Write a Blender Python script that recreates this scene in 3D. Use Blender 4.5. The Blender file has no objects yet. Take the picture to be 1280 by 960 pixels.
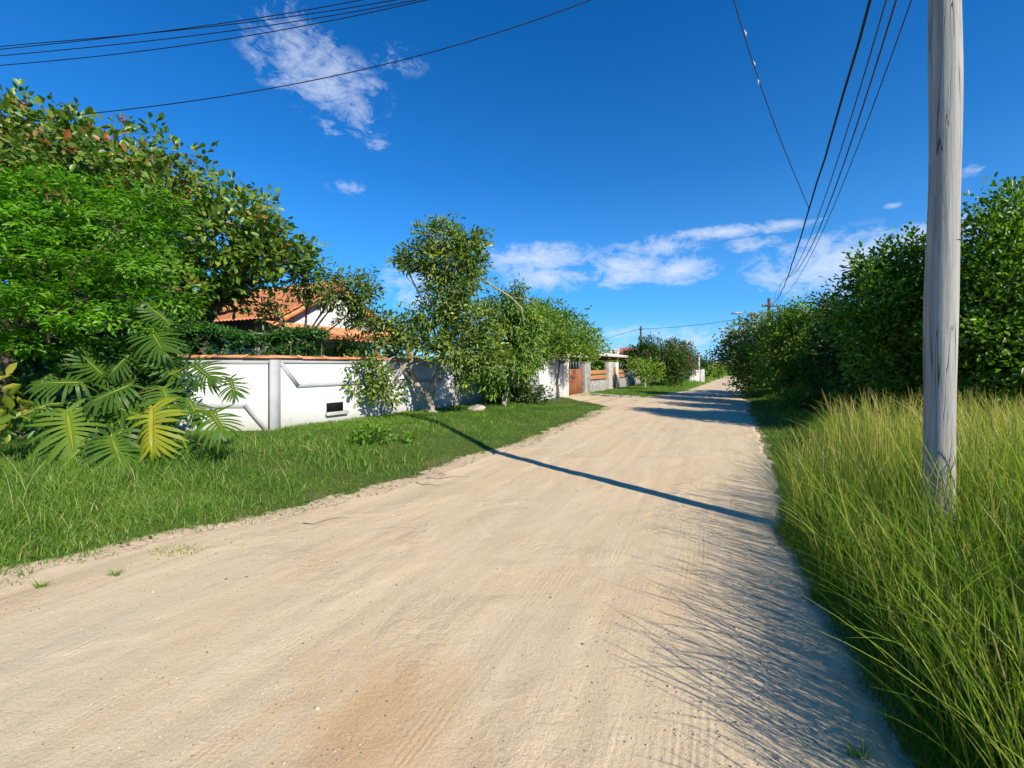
import bpy, math, random
import numpy as np
from mathutils import Vector
rng = np.random.default_rng(11)
random.seed(5)
scene = bpy.context.scene
COL = scene.collection
F, HY, H = 540.0, 458.0, 1.6          # focal length in photo pixels, horizon row, eye height


# ------------------------------------------------------------------ helpers
def at(px, py, Y):
    return np.array([(px - 640) / F * Y, Y, H - (py - HY) / F * Y])

def gp(px, py, h=0.0):
    Y = (H - h) * F / (py - HY)
    return np.array([(px - 640) / F * Y, Y, h])

def smooth(e0, e1, x):
    t = np.clip((x - e0) / (e1 - e0), 0, 1)
    return t * t * (3 - 2 * t)

def vnoise(x, y, seed=0):
    x = np.asarray(x, float); y = np.asarray(y, float)
    xi = np.floor(x).astype(np.int64); yi = np.floor(y).astype(np.int64)
    fx = x - xi; fy = y - yi
    fx = fx * fx * (3 - 2 * fx); fy = fy * fy * (3 - 2 * fy)
    def h(a, b):
        n = (a * 374761393 + b * 668265263 + seed * 1442695041) & 0x7fffffff
        n = ((n ^ (n >> 13)) * 1274126177) & 0x7fffffff
        n = n ^ (n >> 16)
        return (n & 0xffff) / 65535.0
    a = h(xi, yi); b = h(xi + 1, yi); c = h(xi, yi + 1); d = h(xi + 1, yi + 1)
    return (a * (1 - fx) + b * fx) * (1 - fy) + (c * (1 - fx) + d * fx) * fy

def fbm(x, y, seed=0, oct=4):
    s = 0; a = .5
    for k in range(oct):
        s = s + a * vnoise(x * 2**k, y * 2**k, seed + k * 17); a *= .5
    return s / (1 - .5**oct)

def unit(v):
    v = np.asarray(v, float)
    return v / np.maximum(np.linalg.norm(v, axis=-1, keepdims=True), 1e-9)

def link(o, parent=None):
    COL.objects.link(o)
    if parent is not None:
        o.parent = parent
        o.matrix_parent_inverse = parent.matrix_basis.inverted()
    return o

def np_mesh(name, V, faces, mat, parent=None, smooth_=False, attrs=None, uv=None):
    """V (n,3) in world space; faces: list of (m,k) index arrays. One mesh object."""
    me = bpy.data.meshes.new(name)
    V = np.asarray(V, np.float32)
    me.vertices.add(len(V)); me.vertices.foreach_set('co', V.ravel())
    faces = [np.asarray(f, np.int32) for f in faces if len(f)]
    nl = sum(f.size for f in faces); nf = sum(len(f) for f in faces)
    me.loops.add(nl); me.polygons.add(nf)
    idx = np.concatenate([f.ravel() for f in faces])
    me.loops.foreach_set('vertex_index', idx)
    tot = np.concatenate([np.full(len(f), f.shape[1], np.int32) for f in faces])
    st = np.concatenate([[0], np.cumsum(tot)[:-1]]).astype(np.int32)
    me.polygons.foreach_set('loop_start', st)
    me.polygons.foreach_set('loop_total', tot)
    if smooth_:
        me.polygons.foreach_set('use_smooth', np.ones(nf, bool))
    if attrs:
        for k, a in attrs.items():
            at_ = me.attributes.new(k, 'FLOAT', 'POINT')
            at_.data.foreach_set('value', np.asarray(a, np.float32))
    if uv is not None:
        l = me.uv_layers.new(name='UVMap')
        l.data.foreach_set('uv', np.asarray(uv, np.float32)[idx].ravel())
    me.update(calc_edges=True); me.validate()
    me.materials.append(mat)
    return link(bpy.data.objects.new(name, me), parent)

class MB:
    """collects simple pieces that become ONE mesh object"""
    def __init__(s): s.V = []; s.F = {}; s.n = 0
    def add(s, V, faces):
        for f in faces:
            s.F.setdefault(len(f), []).append([i + s.n for i in f])
        s.V.extend([tuple(map(float, v)) for v in V]); s.n += len(V)
    def addnp(s, V, faces):
        for f in faces:
            f = np.asarray(f)
            s.F.setdefault(f.shape[1], []).extend((f + s.n).tolist())
        s.V.extend(np.asarray(V).tolist()); s.n += len(V)
    def hexa(s, P):   # 8 points: bottom loop 4, top loop 4
        s.add(P, [(3, 2, 1, 0), (4, 5, 6, 7), (0, 1, 5, 4), (1, 2, 6, 5), (2, 3, 7, 6), (3, 0, 4, 7)])
    def box(s, o, u, v, w):   # corner and three edge vectors
        o, u, v, w = map(lambda a: np.asarray(a, float), (o, u, v, w))
        s.hexa([o, o + u, o + u + v, o + v, o + w, o + u + w, o + u + v + w, o + v + w])
    def prism(s, loop, off):
        n = len(loop); off = np.asarray(off, float)
        P = [np.asarray(p, float) for p in loop]
        s.add(P + [p + off for p in P],
              [tuple(range(n - 1, -1, -1)), tuple(range(n, 2 * n))] + [(i, (i + 1) % n, n + (i + 1) % n, n + i) for i in range(n)])
    def tube(s, path, rad, seg=8, rough=0.0):
        path = [np.asarray(p, float) for p in path]; n = len(path)
        V = []; ref = np.array([.31, .22, .92])
        for i, p in enumerate(path):
            t = unit(path[min(i + 1, n - 1)] - path[max(i - 1, 0)])
            a = np.cross(t, ref)
            if np.linalg.norm(a) < .1: a = np.cross(t, [1, 0, 0])
            a = unit(a); b = np.cross(t, a)
            r = rad[i] if hasattr(rad, '__len__') else rad
            for k in range(seg):
                th = 2 * math.pi * k / seg
                rr = r * (1 + rough * random.uniform(-1, 1))
                V.append(p + (a * math.cos(th) + b * math.sin(th)) * rr)
        Fs = []
        for i in range(n - 1):
            for k in range(seg):
                k2 = (k + 1) % seg
                Fs.append((i * seg + k, i * seg + k2, (i + 1) * seg + k2, (i + 1) * seg + k))
        Fs.append(tuple(range(seg - 1, -1, -1))); Fs.append(tuple((n - 1) * seg + k for k in range(seg)))
        s.add(V, Fs)
    def build(s, name, mat, parent=None, smooth_=False, bevel=0):
        o = np_mesh(name, np.array(s.V), [np.array(f) for f in s.F.values()], mat, parent, smooth_)
        if bevel:
            m = o.modifiers.new('bevel', 'BEVEL'); m.width = bevel; m.segments = 2; m.limit_method = 'ANGLE'
        return o

def tag(o, label=None, cat=None, group=None, kind=None):
    if label: o['label'] = label
    if cat: o['category'] = cat
    if group: o['group'] = group
    if kind: o['kind'] = kind
    return o

def thing(name, loc, label, cat, group=None):
    o = bpy.data.objects.new(name, None); o.location = [float(c) for c in loc]
    o.empty_display_size = .3
    COL.objects.link(o)
    return tag(o, label, cat, group)


# ------------------------------------------------------------------ materials
class NT:
    def __init__(s, name):
        s.m = bpy.data.materials.new(name); s.m.use_nodes = True
        s.t = s.m.node_tree; s.t.nodes.clear()
        s.out = s.n('ShaderNodeOutputMaterial')
    def n(s, typ, **kw):
        nd = s.t.nodes.new(typ)
        for k, v in kw.items(): setattr(nd, k, v)
        return nd
    def l(s, a, b): s.t.links.new(a, b)
    def set(s, sock, v):
        if hasattr(v, 'is_output') or isinstance(v, bpy.types.NodeSocket): s.l(v, sock)
        else: sock.default_value = v
    def math(s, op, a, b=0.0, clamp=False):
        nd = s.n('ShaderNodeMath', operation=op); nd.use_clamp = clamp
        s.set(nd.inputs[0], a); s.set(nd.inputs[1], b); return nd.outputs[0]
    def ramp(s, fac, stops, interp='LINEAR'):
        r = s.n('ShaderNodeValToRGB'); r.color_ramp.interpolation = interp
        e = r.color_ramp.elements
        while len(e) < len(stops): e.new(.5)
        for el, (p, c) in zip(e, stops):
            el.position = p; el.color = (c, c, c, 1) if not hasattr(c, '__len__') else (*c, 1)
        s.set(r.inputs[0], fac); return r.outputs[0]
    def noise(s, vec, scale, detail=4, rough=.55, dist=0):
        nd = s.n('ShaderNodeTexNoise'); nd.inputs['Scale'].default_value = scale
        nd.inputs['Detail'].default_value = detail; nd.inputs['Roughness'].default_value = rough
        nd.inputs['Distortion'].default_value = dist
        if vec is not None: s.l(vec, nd.inputs['Vector'])
        return nd.outputs['Fac']
    def mapping(s, vec, scale=(1, 1, 1), rot=(0, 0, 0), loc=(0, 0, 0)):
        nd = s.n('ShaderNodeMapping'); nd.inputs['Scale'].default_value = scale
        nd.inputs['Rotation'].default_value = rot; nd.inputs['Location'].default_value = loc
        s.l(vec, nd.inputs['Vector']); return nd.outputs[0]
    def mix(s, fac, a, b, typ='MIX'):
        nd = s.n('ShaderNodeMix', data_type='RGBA', blend_type=typ)
        def c(v): return v if not isinstance(v, tuple) else (*v, 1) if len(v) == 3 else v
        s.set(nd.inputs[0], fac); s.set(nd.inputs[6], c(a)); s.set(nd.inputs[7], c(b)); return nd.outputs[2]
    def bump(s, h, strength, dist=.02, normal=None):
        nd = s.n('ShaderNodeBump'); nd.inputs['Strength'].default_value = strength; nd.inputs['Distance'].default_value = dist
        s.l(h, nd.inputs['Height'])
        if normal is not None: s.l(normal, nd.inputs['Normal'])
        return nd.outputs[0]
    def bsdf(s, col, rough=.8, spec=.3, normal=None, out=True):
        b = s.n('ShaderNodeBsdfPrincipled')
        s.set(b.inputs['Base Color'], (*col, 1) if isinstance(col, tuple) else col)
        s.set(b.inputs['Roughness'], rough); s.set(b.inputs['Specular IOR Level'], spec)
        if normal is not None: s.l(normal, b.inputs['Normal'])
        if out: s.l(b.outputs[0], s.out.inputs[0])
        return b.outputs[0]
    def pos(s): return s.n('ShaderNodeNewGeometry').outputs['Position']
    def obj(s): return s.n('ShaderNodeTexCoord').outputs['Object']

def leaf_mat(name, stops, trans=.35, rough=.42, spec=.4, tcol=None):
    t = NT(name)
    a = t.n('ShaderNodeAttribute', attribute_name='tint').outputs['Fac']
    c = t.ramp(a, stops)
    p = t.bsdf(c, rough, spec, out=False)
    tr = t.n('ShaderNodeBsdfTranslucent')
    tc = t.mix(1.0, c, tcol or (1.5, 1.9, .5), 'MULTIPLY')
    t.l(tc, tr.inputs[0])
    mx = t.n('ShaderNodeMixShader'); mx.inputs[0].default_value = trans
    t.l(p, mx.inputs[1]); t.l(tr.outputs[0], mx.inputs[2]); t.l(mx.outputs[0], t.out.inputs[0])
    return t.m

def noise_mat(name, c1, c2, scale=3, rough=.85, spec=.25, bump=.3, stretch=(1, 1, 1), c3=None, bdist=.01):
    t = NT(name); v = t.mapping(t.pos(), stretch)
    n = t.noise(v, scale, 6, .6)
    col = t.ramp(n, [(.3, c1), (.7, c2)])
    if c3:
        n2 = t.noise(v, scale * .23, 3, .5)
        col = t.mix(t.ramp(n2, [(.55, 0.), (.72, 1.)]), col, c3)
    nb = t.noise(v, scale * 6, 4, .6)
    t.bsdf(col, rough, spec, t.bump(nb, bump, bdist)); return t.m

M = {}
M['bark'] = noise_mat('bark_brown', (.05, .038, .028), (.16, .13, .1), 9, .95, .15, .8, (1, 1, .3))
M['wood_twig'] = noise_mat('dry_twig', (.2, .15, .1), (.34, .27, .19), 12, .9, .2, .4)
M['pale_bark'] = noise_mat('bark_pale', (.2, .17, .13), (.46, .42, .36), 12, .9, .2, .6, (1, 1, .4))
M['white'] = noise_mat('white_render', (.52, .52, .52), (.57, .57, .57), 2.2, .85, .2, .12, c3=(.49, .49, .48))
def wall_mat():
    t = NT('white_wall_render'); pos = t.pos()
    n = t.noise(pos, 1.8, 5, .6); c = t.ramp(n, [(.3, (.54, .54, .54)), (.7, (.6, .6, .6))])
    drip = t.noise(t.mapping(pos, (6, 6, .35)), 2.0, 5, .65)
    sp = t.n('ShaderNodeSeparateXYZ'); t.l(pos, sp.inputs[0])
    c = t.mix(t.ramp(drip, [(.56, 0.), (.8, .22)]), c, (.36, .35, .32))
    low = t.ramp(t.math('ADD', sp.outputs[2], t.math('MULTIPLY', t.math('SUBTRACT', t.noise(pos, 5, 5, .7), .5), .5)), [(.28, .5), (.52, 0.)])
    c = t.mix(low, c, (.36, .31, .25))
    t.bsdf(c, .88, .2, t.bump(t.noise(pos, 40, 4, .7), .25, .006)); return t.m
M['wall_white'] = wall_mat()
M['grey_paint'] = noise_mat('grey_paint', (.33, .34, .36), (.4, .41, .43), 4, .8, .25, .15)
M['old_white'] = noise_mat('weathered_white', (.48, .46, .43), (.64, .62, .59), 1.8, .9, .2, .3, c3=(.38, .36, .33))
M['stone'] = noise_mat('grey_stone', (.16, .155, .15), (.42, .4, .37), 5, .9, .2, .7)
M['concrete'] = noise_mat('concrete', (.3, .29, .27), (.5, .48, .44), 3, .9, .2, .4)
M['tile'] = noise_mat('terracotta', (.46, .17, .075), (.68, .31, .16), 6, .85, .2, .4, c3=(.42, .2, .115))
M['pink_tile'] = noise_mat('red_tile', (.42, .12, .09), (.6, .2, .15), 5, .85, .2, .4)
M['wood'] = noise_mat('brown_wood', (.2, .075, .03), (.34, .14, .06), 8, .7, .3, .3, (1, 1, .08))
M['plank'] = noise_mat('plank_wood', (.36, .15, .065), (.52, .24, .11), 8, .7, .3, .3, (.3, .3, 2))
M['dark_wood'] = noise_mat('dark_wood', (.05, .03, .02), (.12, .07, .04), 8, .8, .3, .3, (1, 1, .1))
M['black'] = noise_mat('black_rubber', (.008, .008, .01), (.014, .014, .016), 8, .5, .4, .1)
M['wire'] = noise_mat('grey_wire', (.03, .035, .05), (.06, .065, .08), 8, .5, .4, .1)
M['clip'] = noise_mat('pale_clip', (.5, .5, .52), (.6, .6, .62), 8, .4, .5, .1)
M['slot_shade'] = noise_mat('painted_slot_shade', (.006, .006, .007), (.012, .012, .013), 5, .9, .1, .1)  # near-black colour painted for the shade inside the vent slot
M['rock'] = noise_mat('pale_rock', (.34, .29, .22), (.56, .5, .4), 14, .9, .2, .8)
M['metal'] = noise_mat('galvanised', (.2, .21, .22), (.3, .31, .32), 6, .5, .5, .1)

def pebble_mat():
    t = NT('pebbles'); a_ = t.n('ShaderNodeAttribute', attribute_name='tint').outputs['Fac']
    t.bsdf(t.ramp(a_, [(0, (.13, .115, .1)), (.3, (.26, .21, .155)), (.7, (.45, .37, .26)), (1, (.62, .54, .42))]), .9, .2); return t.m
M['pebble'] = pebble_mat()

# sand road
def road_mat(name, dust=0.0):
    t = NT(name)
    uv = t.n('ShaderNodeUVMap').outputs[0]; pos = t.pos()
    big = t.noise(pos, .55, 4, .55, .4)
    streak = t.noise(t.mapping(uv, (.16, 2.6, 1)), 2.2, 5, .6, .25)
    fine = t.noise(t.mapping(uv, (.7, 14, 1)), 2.5, 4, .65, .3)
    grain = t.noise(pos, 150, 4, .85)
    grit = t.noise(pos, 46, 4, .75)
    c = t.ramp(streak, [(.25, (0.572, 0.435, 0.266)), (.5, (0.655, 0.507, 0.316)), (.75, (0.717, 0.579, 0.382))])
    grey = t.ramp(t.noise(pos, .33, 3, .5), [(.42, 0.), (.62, .6)])
    c = t.mix(grey, c, (0.597, 0.486, 0.326))
    # orange clay stains, one strong one near the left wheel track
    sep = t.n('ShaderNodeSeparateXYZ'); t.l(pos, sep.inputs[0])
    d1 = t.math('SQRT', t.math('ADD', t.math('POWER', t.math('DIVIDE', t.math('ADD', sep.outputs[0], .62), .62), 2), t.math('POWER', t.math('DIVIDE', t.math('SUBTRACT', sep.outputs[1], 1.85), .72), 2)))
    st = t.math('ADD', t.math('SUBTRACT', 1.0, d1), t.math('MULTIPLY', t.math('SUBTRACT', t.noise(t.mapping(uv, (.9, 2.0, 1)), 2.2, 6, .65), .5), 2.2))
    c = t.mix(t.ramp(st, [(-.0, 0.), (.8, .9)]), c, (0.582, 0.369, 0.177))
    or2 = t.ramp(t.noise(t.mapping(uv, (.4, .8, 1)), 1.1, 5, .65), [(.52, 0.), (.74, .75)])
    c = t.mix(or2, c, (0.623, 0.435, 0.246))
    dk = t.ramp(t.noise(t.mapping(uv, (.5, 1.6, 1)), 1.7, 6, .7), [(.56, 0.), (.78, .6)])
    c = t.mix(dk, c, (0.437, 0.337, 0.219))
    c = t.mix(t.ramp(fine, [(.3, .22), (.55, 0.)]), c, (0.416, 0.317, 0.205))
    patch = t.ramp(t.noise(pos, .9, 4, .6), [(.4, .15), (.65, 1.)])
    c = t.mix(t.math('MULTIPLY', patch, t.ramp(grit, [(.33, .6), (.44, 0.)])), c, (0.312, 0.255, 0.177))
    c = t.mix(t.ramp(grain, [(.3, .7), (.5, 0.)]), c, (0.374, 0.296, 0.196))
    c = t.mix(t.ramp(grain, [(.54, 0.), (.7, .7)]), c, (0.800, 0.716, 0.522))
    vo = t.n('ShaderNodeTexVoronoi'); vo.inputs['Scale'].default_value = 52; t.l(pos, vo.inputs['Vector'])
    peb = t.math('MULTIPLY', t.ramp(vo.outputs['Distance'], [(.1, 1.), (.17, 0.)]), t.ramp(t.noise(pos, 1.6, 3), [(.5, 0.), (.66, .8)]))
    c = t.mix(peb, c, t.mix(t.noise(pos, 60, 1), (0.167, 0.144, 0.112), (0.687, 0.594, 0.447)))
    b = t.bump(streak, .05, .03)
    clod = t.math('MULTIPLY', t.noise(pos, 11, 6, .7), t.ramp(t.noise(pos, .75, 3, .5, .6), [(.5, 0.), (.66, 1.)]))
    b = t.bump(clod, .55, .05, b)
    wv = t.n('ShaderNodeTexWave', wave_type='BANDS', bands_direction='Y'); wv.inputs['Scale'].default_value = 9.0
    wv.inputs['Distortion'].default_value = 5.0; wv.inputs['Detail'].default_value = 3; wv.inputs['Detail Scale'].default_value = .7
    t.l(t.mapping(uv, (.3, 1, 1), (0, 0, .05)), wv.inputs['Vector'])
    ribs = t.math('MULTIPLY', wv.outputs['Fac'], t.ramp(t.noise(t.mapping(uv, (.5, 1.5, 1)), 1.5, 4, .6), [(.55, 0.), (.68, 1.)]))
    b = t.bump(ribs, .22, .006, b)
    b = t.bump(fine, .16, .012, b)
    b = t.bump(grit, .5, .012, b); b = t.bump(grain, .55, .004, b)
    t.bsdf(c, .95, .12, b)
    return t.m
M['road'] = road_mat('sand_road')

def ground_mat():
    t = NT('grassy_ground'); pos = t.pos()
    n = t.noise(pos, 1.4, 5, .6); n2 = t.noise(pos, 14, 5, .7)
    c = t.ramp(n2, [(.3, (.035, .065, .012)), (.55, (.075, .115, .022)), (.75, (.14, .15, .045))])
    c = t.mix(t.ramp(n, [(.56, 0.), (.72, .6)]), c, (.24, .18, .1))
    bare = t.n('ShaderNodeAttribute', attribute_name='bare').outputs['Fac']
    bm = t.ramp(t.math('ADD', bare, t.math('MULTIPLY', t.math('SUBTRACT', t.noise(pos, 7, 5, .7), .5), 1.1)), [(.42, 0.), (.62, 1.)])
    sand = t.ramp(t.noise(pos, 30, 5, .7), [(.3, (.3, .22, .135)), (.6, (.58, .45, .31))])
    c = t.mix(bm, c, sand)
    t.bsdf(c, .95, .1, t.bump(n2, .8, .03)); return t.m
M['ground'] = ground_mat()

def pole_mat():
    t = NT('weathered_pole'); pos = t.obj()
    n = t.noise(t.mapping(pos, (1, 1, .035)), 34, 6, .7, .2)
    n1 = t.noise(t.mapping(pos, (1, 1, .12)), 9, 4, .6)
    c = t.ramp(n, [(.28, (.22, .21, .195)), (.5, (.335, .325, .305)), (.7, (.44, .425, .4))])
    c = t.mix(t.ramp(n1, [(.52, 0.), (.75, .6)]), c, (.29, .275, .25))
    crack = t.noise(t.mapping(pos, (1, 1, .022)), 17, 2, .5, .1)
    cm = t.ramp(t.math('ABSOLUTE', t.math('SUBTRACT', crack, .5)), [(.0, 1.), (.009, 0.)])
    cm = t.math('MULTIPLY', cm, t.ramp(t.noise(t.mapping(pos, (1, 1, .5)), 2.6, 2), [(.42, 0.), (.52, 1.)]))
    c = t.mix(cm, c, (.04, .036, .03))
    b = t.bump(n, .8, .008); b = t.bump(t.math('SUBTRACT', 1.0, cm), .8, .01, b)
    t.bsdf(c, .9, .15, b); return t.m
M['pole'] = pole_mat()

G = lambda *a: list(a)
M['almond_leaf'] = leaf_mat('almond_leaf', [(0, (0.053, 0.105, 0.017)), (.4, (0.110, 0.200, 0.028)), (.75, (0.205, 0.296, 0.041)), (.84, (0.266, 0.262, 0.048)), (.9, (0.301, 0.123, 0.041)), (1, (0.353, 0.078, 0.039))], .28, .4)
M['feather_leaf'] = leaf_mat('feather_leaf', [(0, (0.056, 0.149, 0.010)), (.5, (0.111, 0.275, 0.015)), (1, (0.205, 0.389, 0.024))], .38, .4)
M['frangipani_leaf'] = leaf_mat('grey_green_leaf', [(0, (0.074, 0.124, 0.023)), (.5, (0.146, 0.217, 0.039)), (.88, (0.256, 0.327, 0.062)), (.96, (0.486, 0.396, 0.042)), (1, (0.554, 0.535, 0.020))], .26, .38)
M['droopy_leaf'] = leaf_mat('droopy_leaf', [(0, (0.061, 0.125, 0.018)), (.5, (0.132, 0.234, 0.029)), (.93, (0.242, 0.340, 0.040)), (1, (0.552, 0.467, 0.034))], .3, .4)
M['olive_leaf'] = leaf_mat('olive_leaf', [(0, (0.075, 0.149, 0.016)), (.5, (0.168, 0.271, 0.026)), (1, (0.317, 0.394, 0.039))], .32, .42)
M['dark_leaf'] = leaf_mat('dark_leaf', [(0, (0.021, 0.047, 0.007)), (.5, (0.044, 0.090, 0.011)), (1, (0.089, 0.152, 0.016))], .28, .4)
M['mid_leaf'] = leaf_mat('mid_leaf', [(0, (0.051, 0.101, 0.009)), (.5, (0.111, 0.200, 0.014)), (1, (0.242, 0.348, 0.025))], .33, .4)
M['red_tip_leaf'] = leaf_mat('red_tip_leaf', [(0, (0.048, 0.097, 0.016)), (.5, (0.103, 0.179, 0.027)), (.85, (0.179, 0.248, 0.042)), (1, (0.386, 0.152, 0.042))], .3, .42)
M['pink_leaf'] = leaf_mat('pinkish_leaf', [(0, (0.052, 0.098, 0.026)), (.5, (0.104, 0.156, 0.052)), (.75, (0.260, 0.169, 0.104)), (1, (0.468, 0.221, 0.169))], .3, .5)
M['yellow_leaf'] = leaf_mat('yellow_leaf', [(0, (.1, .16, .015)), (.5, (.2, .25, .025)), (1, (.36, .32, .04))], .35, .4)
M['hedge_leaf'] = leaf_mat('hedge_leaf', [(0, (0.020, 0.063, 0.014)), (.5, (0.037, 0.122, 0.020)), (1, (0.071, 0.192, 0.034))], .25, .4)
M['philo'] = leaf_mat('split_leaf', [(0, (0.034, 0.085, 0.013)), (.5, (0.073, 0.154, 0.015)), (.8, (0.147, 0.224, 0.017)), (1, (0.322, 0.319, 0.017))], .34, .46, .35)
M['philo_stalk'] = noise_mat('yellow_stalk', (.14, .18, .025), (.3, .28, .04), 9, .45, .4, .2)
M['tall_grass'] = leaf_mat('tall_grass_blade', [(0, (0.063, 0.127, 0.013)), (.45, (0.135, 0.217, 0.022)), (.8, (0.243, 0.289, 0.038)), (.93, (0.384, 0.325, 0.087)), (1, (0.539, 0.398, 0.163))], .38, .5, .3)
M['lawn'] = leaf_mat('lawn_blade', [(0, (0.055, 0.137, 0.016)), (.5, (0.110, 0.226, 0.024)), (.88, (0.206, 0.302, 0.046)), (1, (0.492, 0.438, 0.186))], .36, .5, .3)
M['dry_leaf'] = leaf_mat('dry_leaf', [(0, (.12, .07, .035)), (.5, (.24, .14, .065)), (1, (.4, .27, .13))], .15, .7, .2)
M['weed'] = leaf_mat('weed_leaf', [(0, (.07, .17, .012)), (.5, (.13, .26, .02)), (1, (.2, .34, .035))], .4, .45)


# ------------------------------------------------------------------ terrain
LE = [(-40, -30), (-6, -10.2), (0, -6.0)] + [(gp(px, py)[1], gp(px, py)[0]) for px, py in
     [(0, 730), (69, 712), (103, 703), (166, 687), (212, 675), (266, 666), (341, 653), (400, 634), (478, 616), (550, 592),
      (594, 575), (650, 559), (712, 531), (762, 509), (800, 498), (850, 490), (884, 479), (903, 470)]] + [(120, 60)]
RE = [(-40, -14.5), (-6, -1.5), (0, 1.0)] + [(gp(px, py)[1], gp(px, py)[0]) for px, py in
     [(1156, 960), (1083, 836), (1014, 735), (978, 671), (976, 598), (959, 554), (938, 513), (926, 485), (924, 468)]] + [(120, 66)]
LEa, REa = np.array(LE, float), np.array(RE, float)
def xl(Y):
    Y = np.asarray(Y, float)
    return np.interp(Y, LEa[:, 0], LEa[:, 1]) + (fbm(Y * 1.3, Y * 0, 3) - .5) * np.clip(.25 + .02 * Y, 0, .8) + (fbm(Y * 5, Y * 0, 9) - .5) * .42
def xr(Y):
    Y = np.asarray(Y, float)
    return np.interp(Y, REa[:, 0], REa[:, 1]) + (fbm(Y * 1.1, Y * 0, 5) - .5) * np.clip(.16 + .02 * Y, 0, .8) + (fbm(Y * 6, Y * 0, 8) - .5) * .16
def zg(x, y):
    x = np.asarray(x, float); y = np.asarray(y, float)
    dl = np.interp(y, LEa[:, 0], LEa[:, 1]) - x
    dr = x - np.interp(y, REa[:, 0], REa[:, 1])
    near = 1 - smooth(13, 20, y)
    hl = (.28 * near + .05) * smooth(-.1, 3.0, dl)
    hr = .14 * smooth(0, 1.6, dr)
    bump = (fbm(x * .9, y * .9, 21) - .5) * .1 * np.clip(np.maximum(dl, dr) * 1.5, 0, 1)
    inside = (np.minimum(-dl, -dr) > 0)
    rut = (fbm((x - .49 * y) * 1.1, y * .12, 31) - .5) * .042 + (fbm(x * .7, y * .7, 33) - .5) * .02
    return hl + hr + bump + np.where(inside, rut * smooth(0, .4, np.minimum(-dl, -dr)), 0)

def grid_faces(nr, nc):
    i = np.arange(nr - 1)[:, None] * nc + np.arange(nc - 1)[None]
    i = i.ravel(); return np.stack([i, i + 1, i + nc + 1, i + nc], 1)

ys = np.concatenate([[-600, -300, -120, -60, -30, -15, -8, -5, -3, -2, -1], np.arange(-.5, 12, .16), np.arange(12, 34, .4), np.arange(34, 80, 1.6), np.arange(80, 160, 8), [200, 300, 500, 900, 1500]])
xs = np.concatenate([[-1500, -700, -300, -150, -90, -60], np.arange(-40, -14, 1.6), np.arange(-14, 14, .2), np.arange(14, 44, .8), [50, 60, 80, 120, 200, 400, 800, 1500]])
X, Y = np.meshgrid(xs, ys)
Z = zg(X, Y)
inside = (X > xl(Y) + .12) & (X < xr(Y) - .12) & (Y < 118)
Z = np.where(inside, Z - .06, Z)
o = np_mesh('ground', np.stack([X.ravel(), Y.ravel(), Z.ravel()], 1), [grid_faces(len(ys), len(xs))], M['ground'], smooth_=True,
            attrs={'bare': (1 - smooth(-.05, .55, np.maximum(xl(Y) - X, (X - xr(Y)) * 5))).ravel()})
tag(o, 'grassy earth on both sides of the sand road', 'ground', kind='structure')

ry = np.concatenate([[-40, -20, -10, -6, -4, -2.5, -1.5, -.6], np.geomspace(.3, 40, 420), np.linspace(41, 118, 60)])
ncol = 150
T = np.linspace(0, 1, ncol)
a, b = xl(ry), xr(ry)
X = a[:, None] + (b - a)[:, None] * T[None]
Y = np.repeat(ry[:, None], ncol, 1)
edge = np.minimum(X - a[:, None], b[:, None] - X)
Z = zg(X, Y) + .012 - .05 * (1 - smooth(0, .12, edge))
Z += (fbm((X - .49 * Y) * 7, Y * .5, 41, 3) - .5) * .006 * smooth(0, .3, edge) + (fbm(X * 9, Y * 9, 43, 3) - .5) * .008
UVr = np.stack([(X * .44 + Y * .9).ravel(), (X * .9 - Y * .44).ravel()], 1)
o = np_mesh('dirt_road', np.stack([X.ravel(), Y.ravel(), Z.ravel()], 1), [grid_faces(len(ry), ncol)], M['road'], smooth_=True, uv=UVr)
tag(o, 'pale unpaved sand road with tyre marks running to the horizon', 'road', kind='structure')

# wall line: corner K, direction WD along the road, outward normal WN
K = np.array([-4.72, 8.58, 0]); WD = unit(np.array([.479, .878, 0])); WN = np.array([WD[1], -WD[0], 0])
UP = np.array([0, 0, 1.0])
def wl(t, z=0, off=0): return K + WD * t + UP * z + WN * off
def wall_t(px):
    r = (px - 640) / F
    return (r * K[1] - K[0]) / (WD[0] - r * WD[1])

# sandy drive to the gate
n = 24; rows = []
pa, pb = wl(14.9), wl(18.9)
qa, qb = np.array([4.0, 16.6, 0]), np.array([6.6, 21.9, 0])
for i in range(n):
    f = i / (n - 1)
    for j in range(n):
        g = j / (n - 1)
        p = (pa * (1 - f) + qa * f) * (1 - g) + (pb * (1 - f) + qb * f) * g
        jitter = .25 * (fbm(p[0] * 2, p[1] * 2, 51) - .5)
        e = min(f if f < .5 else 1, g, 1 - g)
        rows.append([p[0] + jitter, p[1] + jitter, float(zg(p[0], p[1])) + .03 - (.06 if (j in (0, n - 1)) else 0) + f * -.008])
rows = np.array(rows)
o = np_mesh('driveway', rows, [grid_faces(n, n)], M['road'], smooth_=True, uv=rows[:, :2])
tag(o, 'short sandy driveway from the road to the brown gate', 'driveway', kind='structure')


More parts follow.
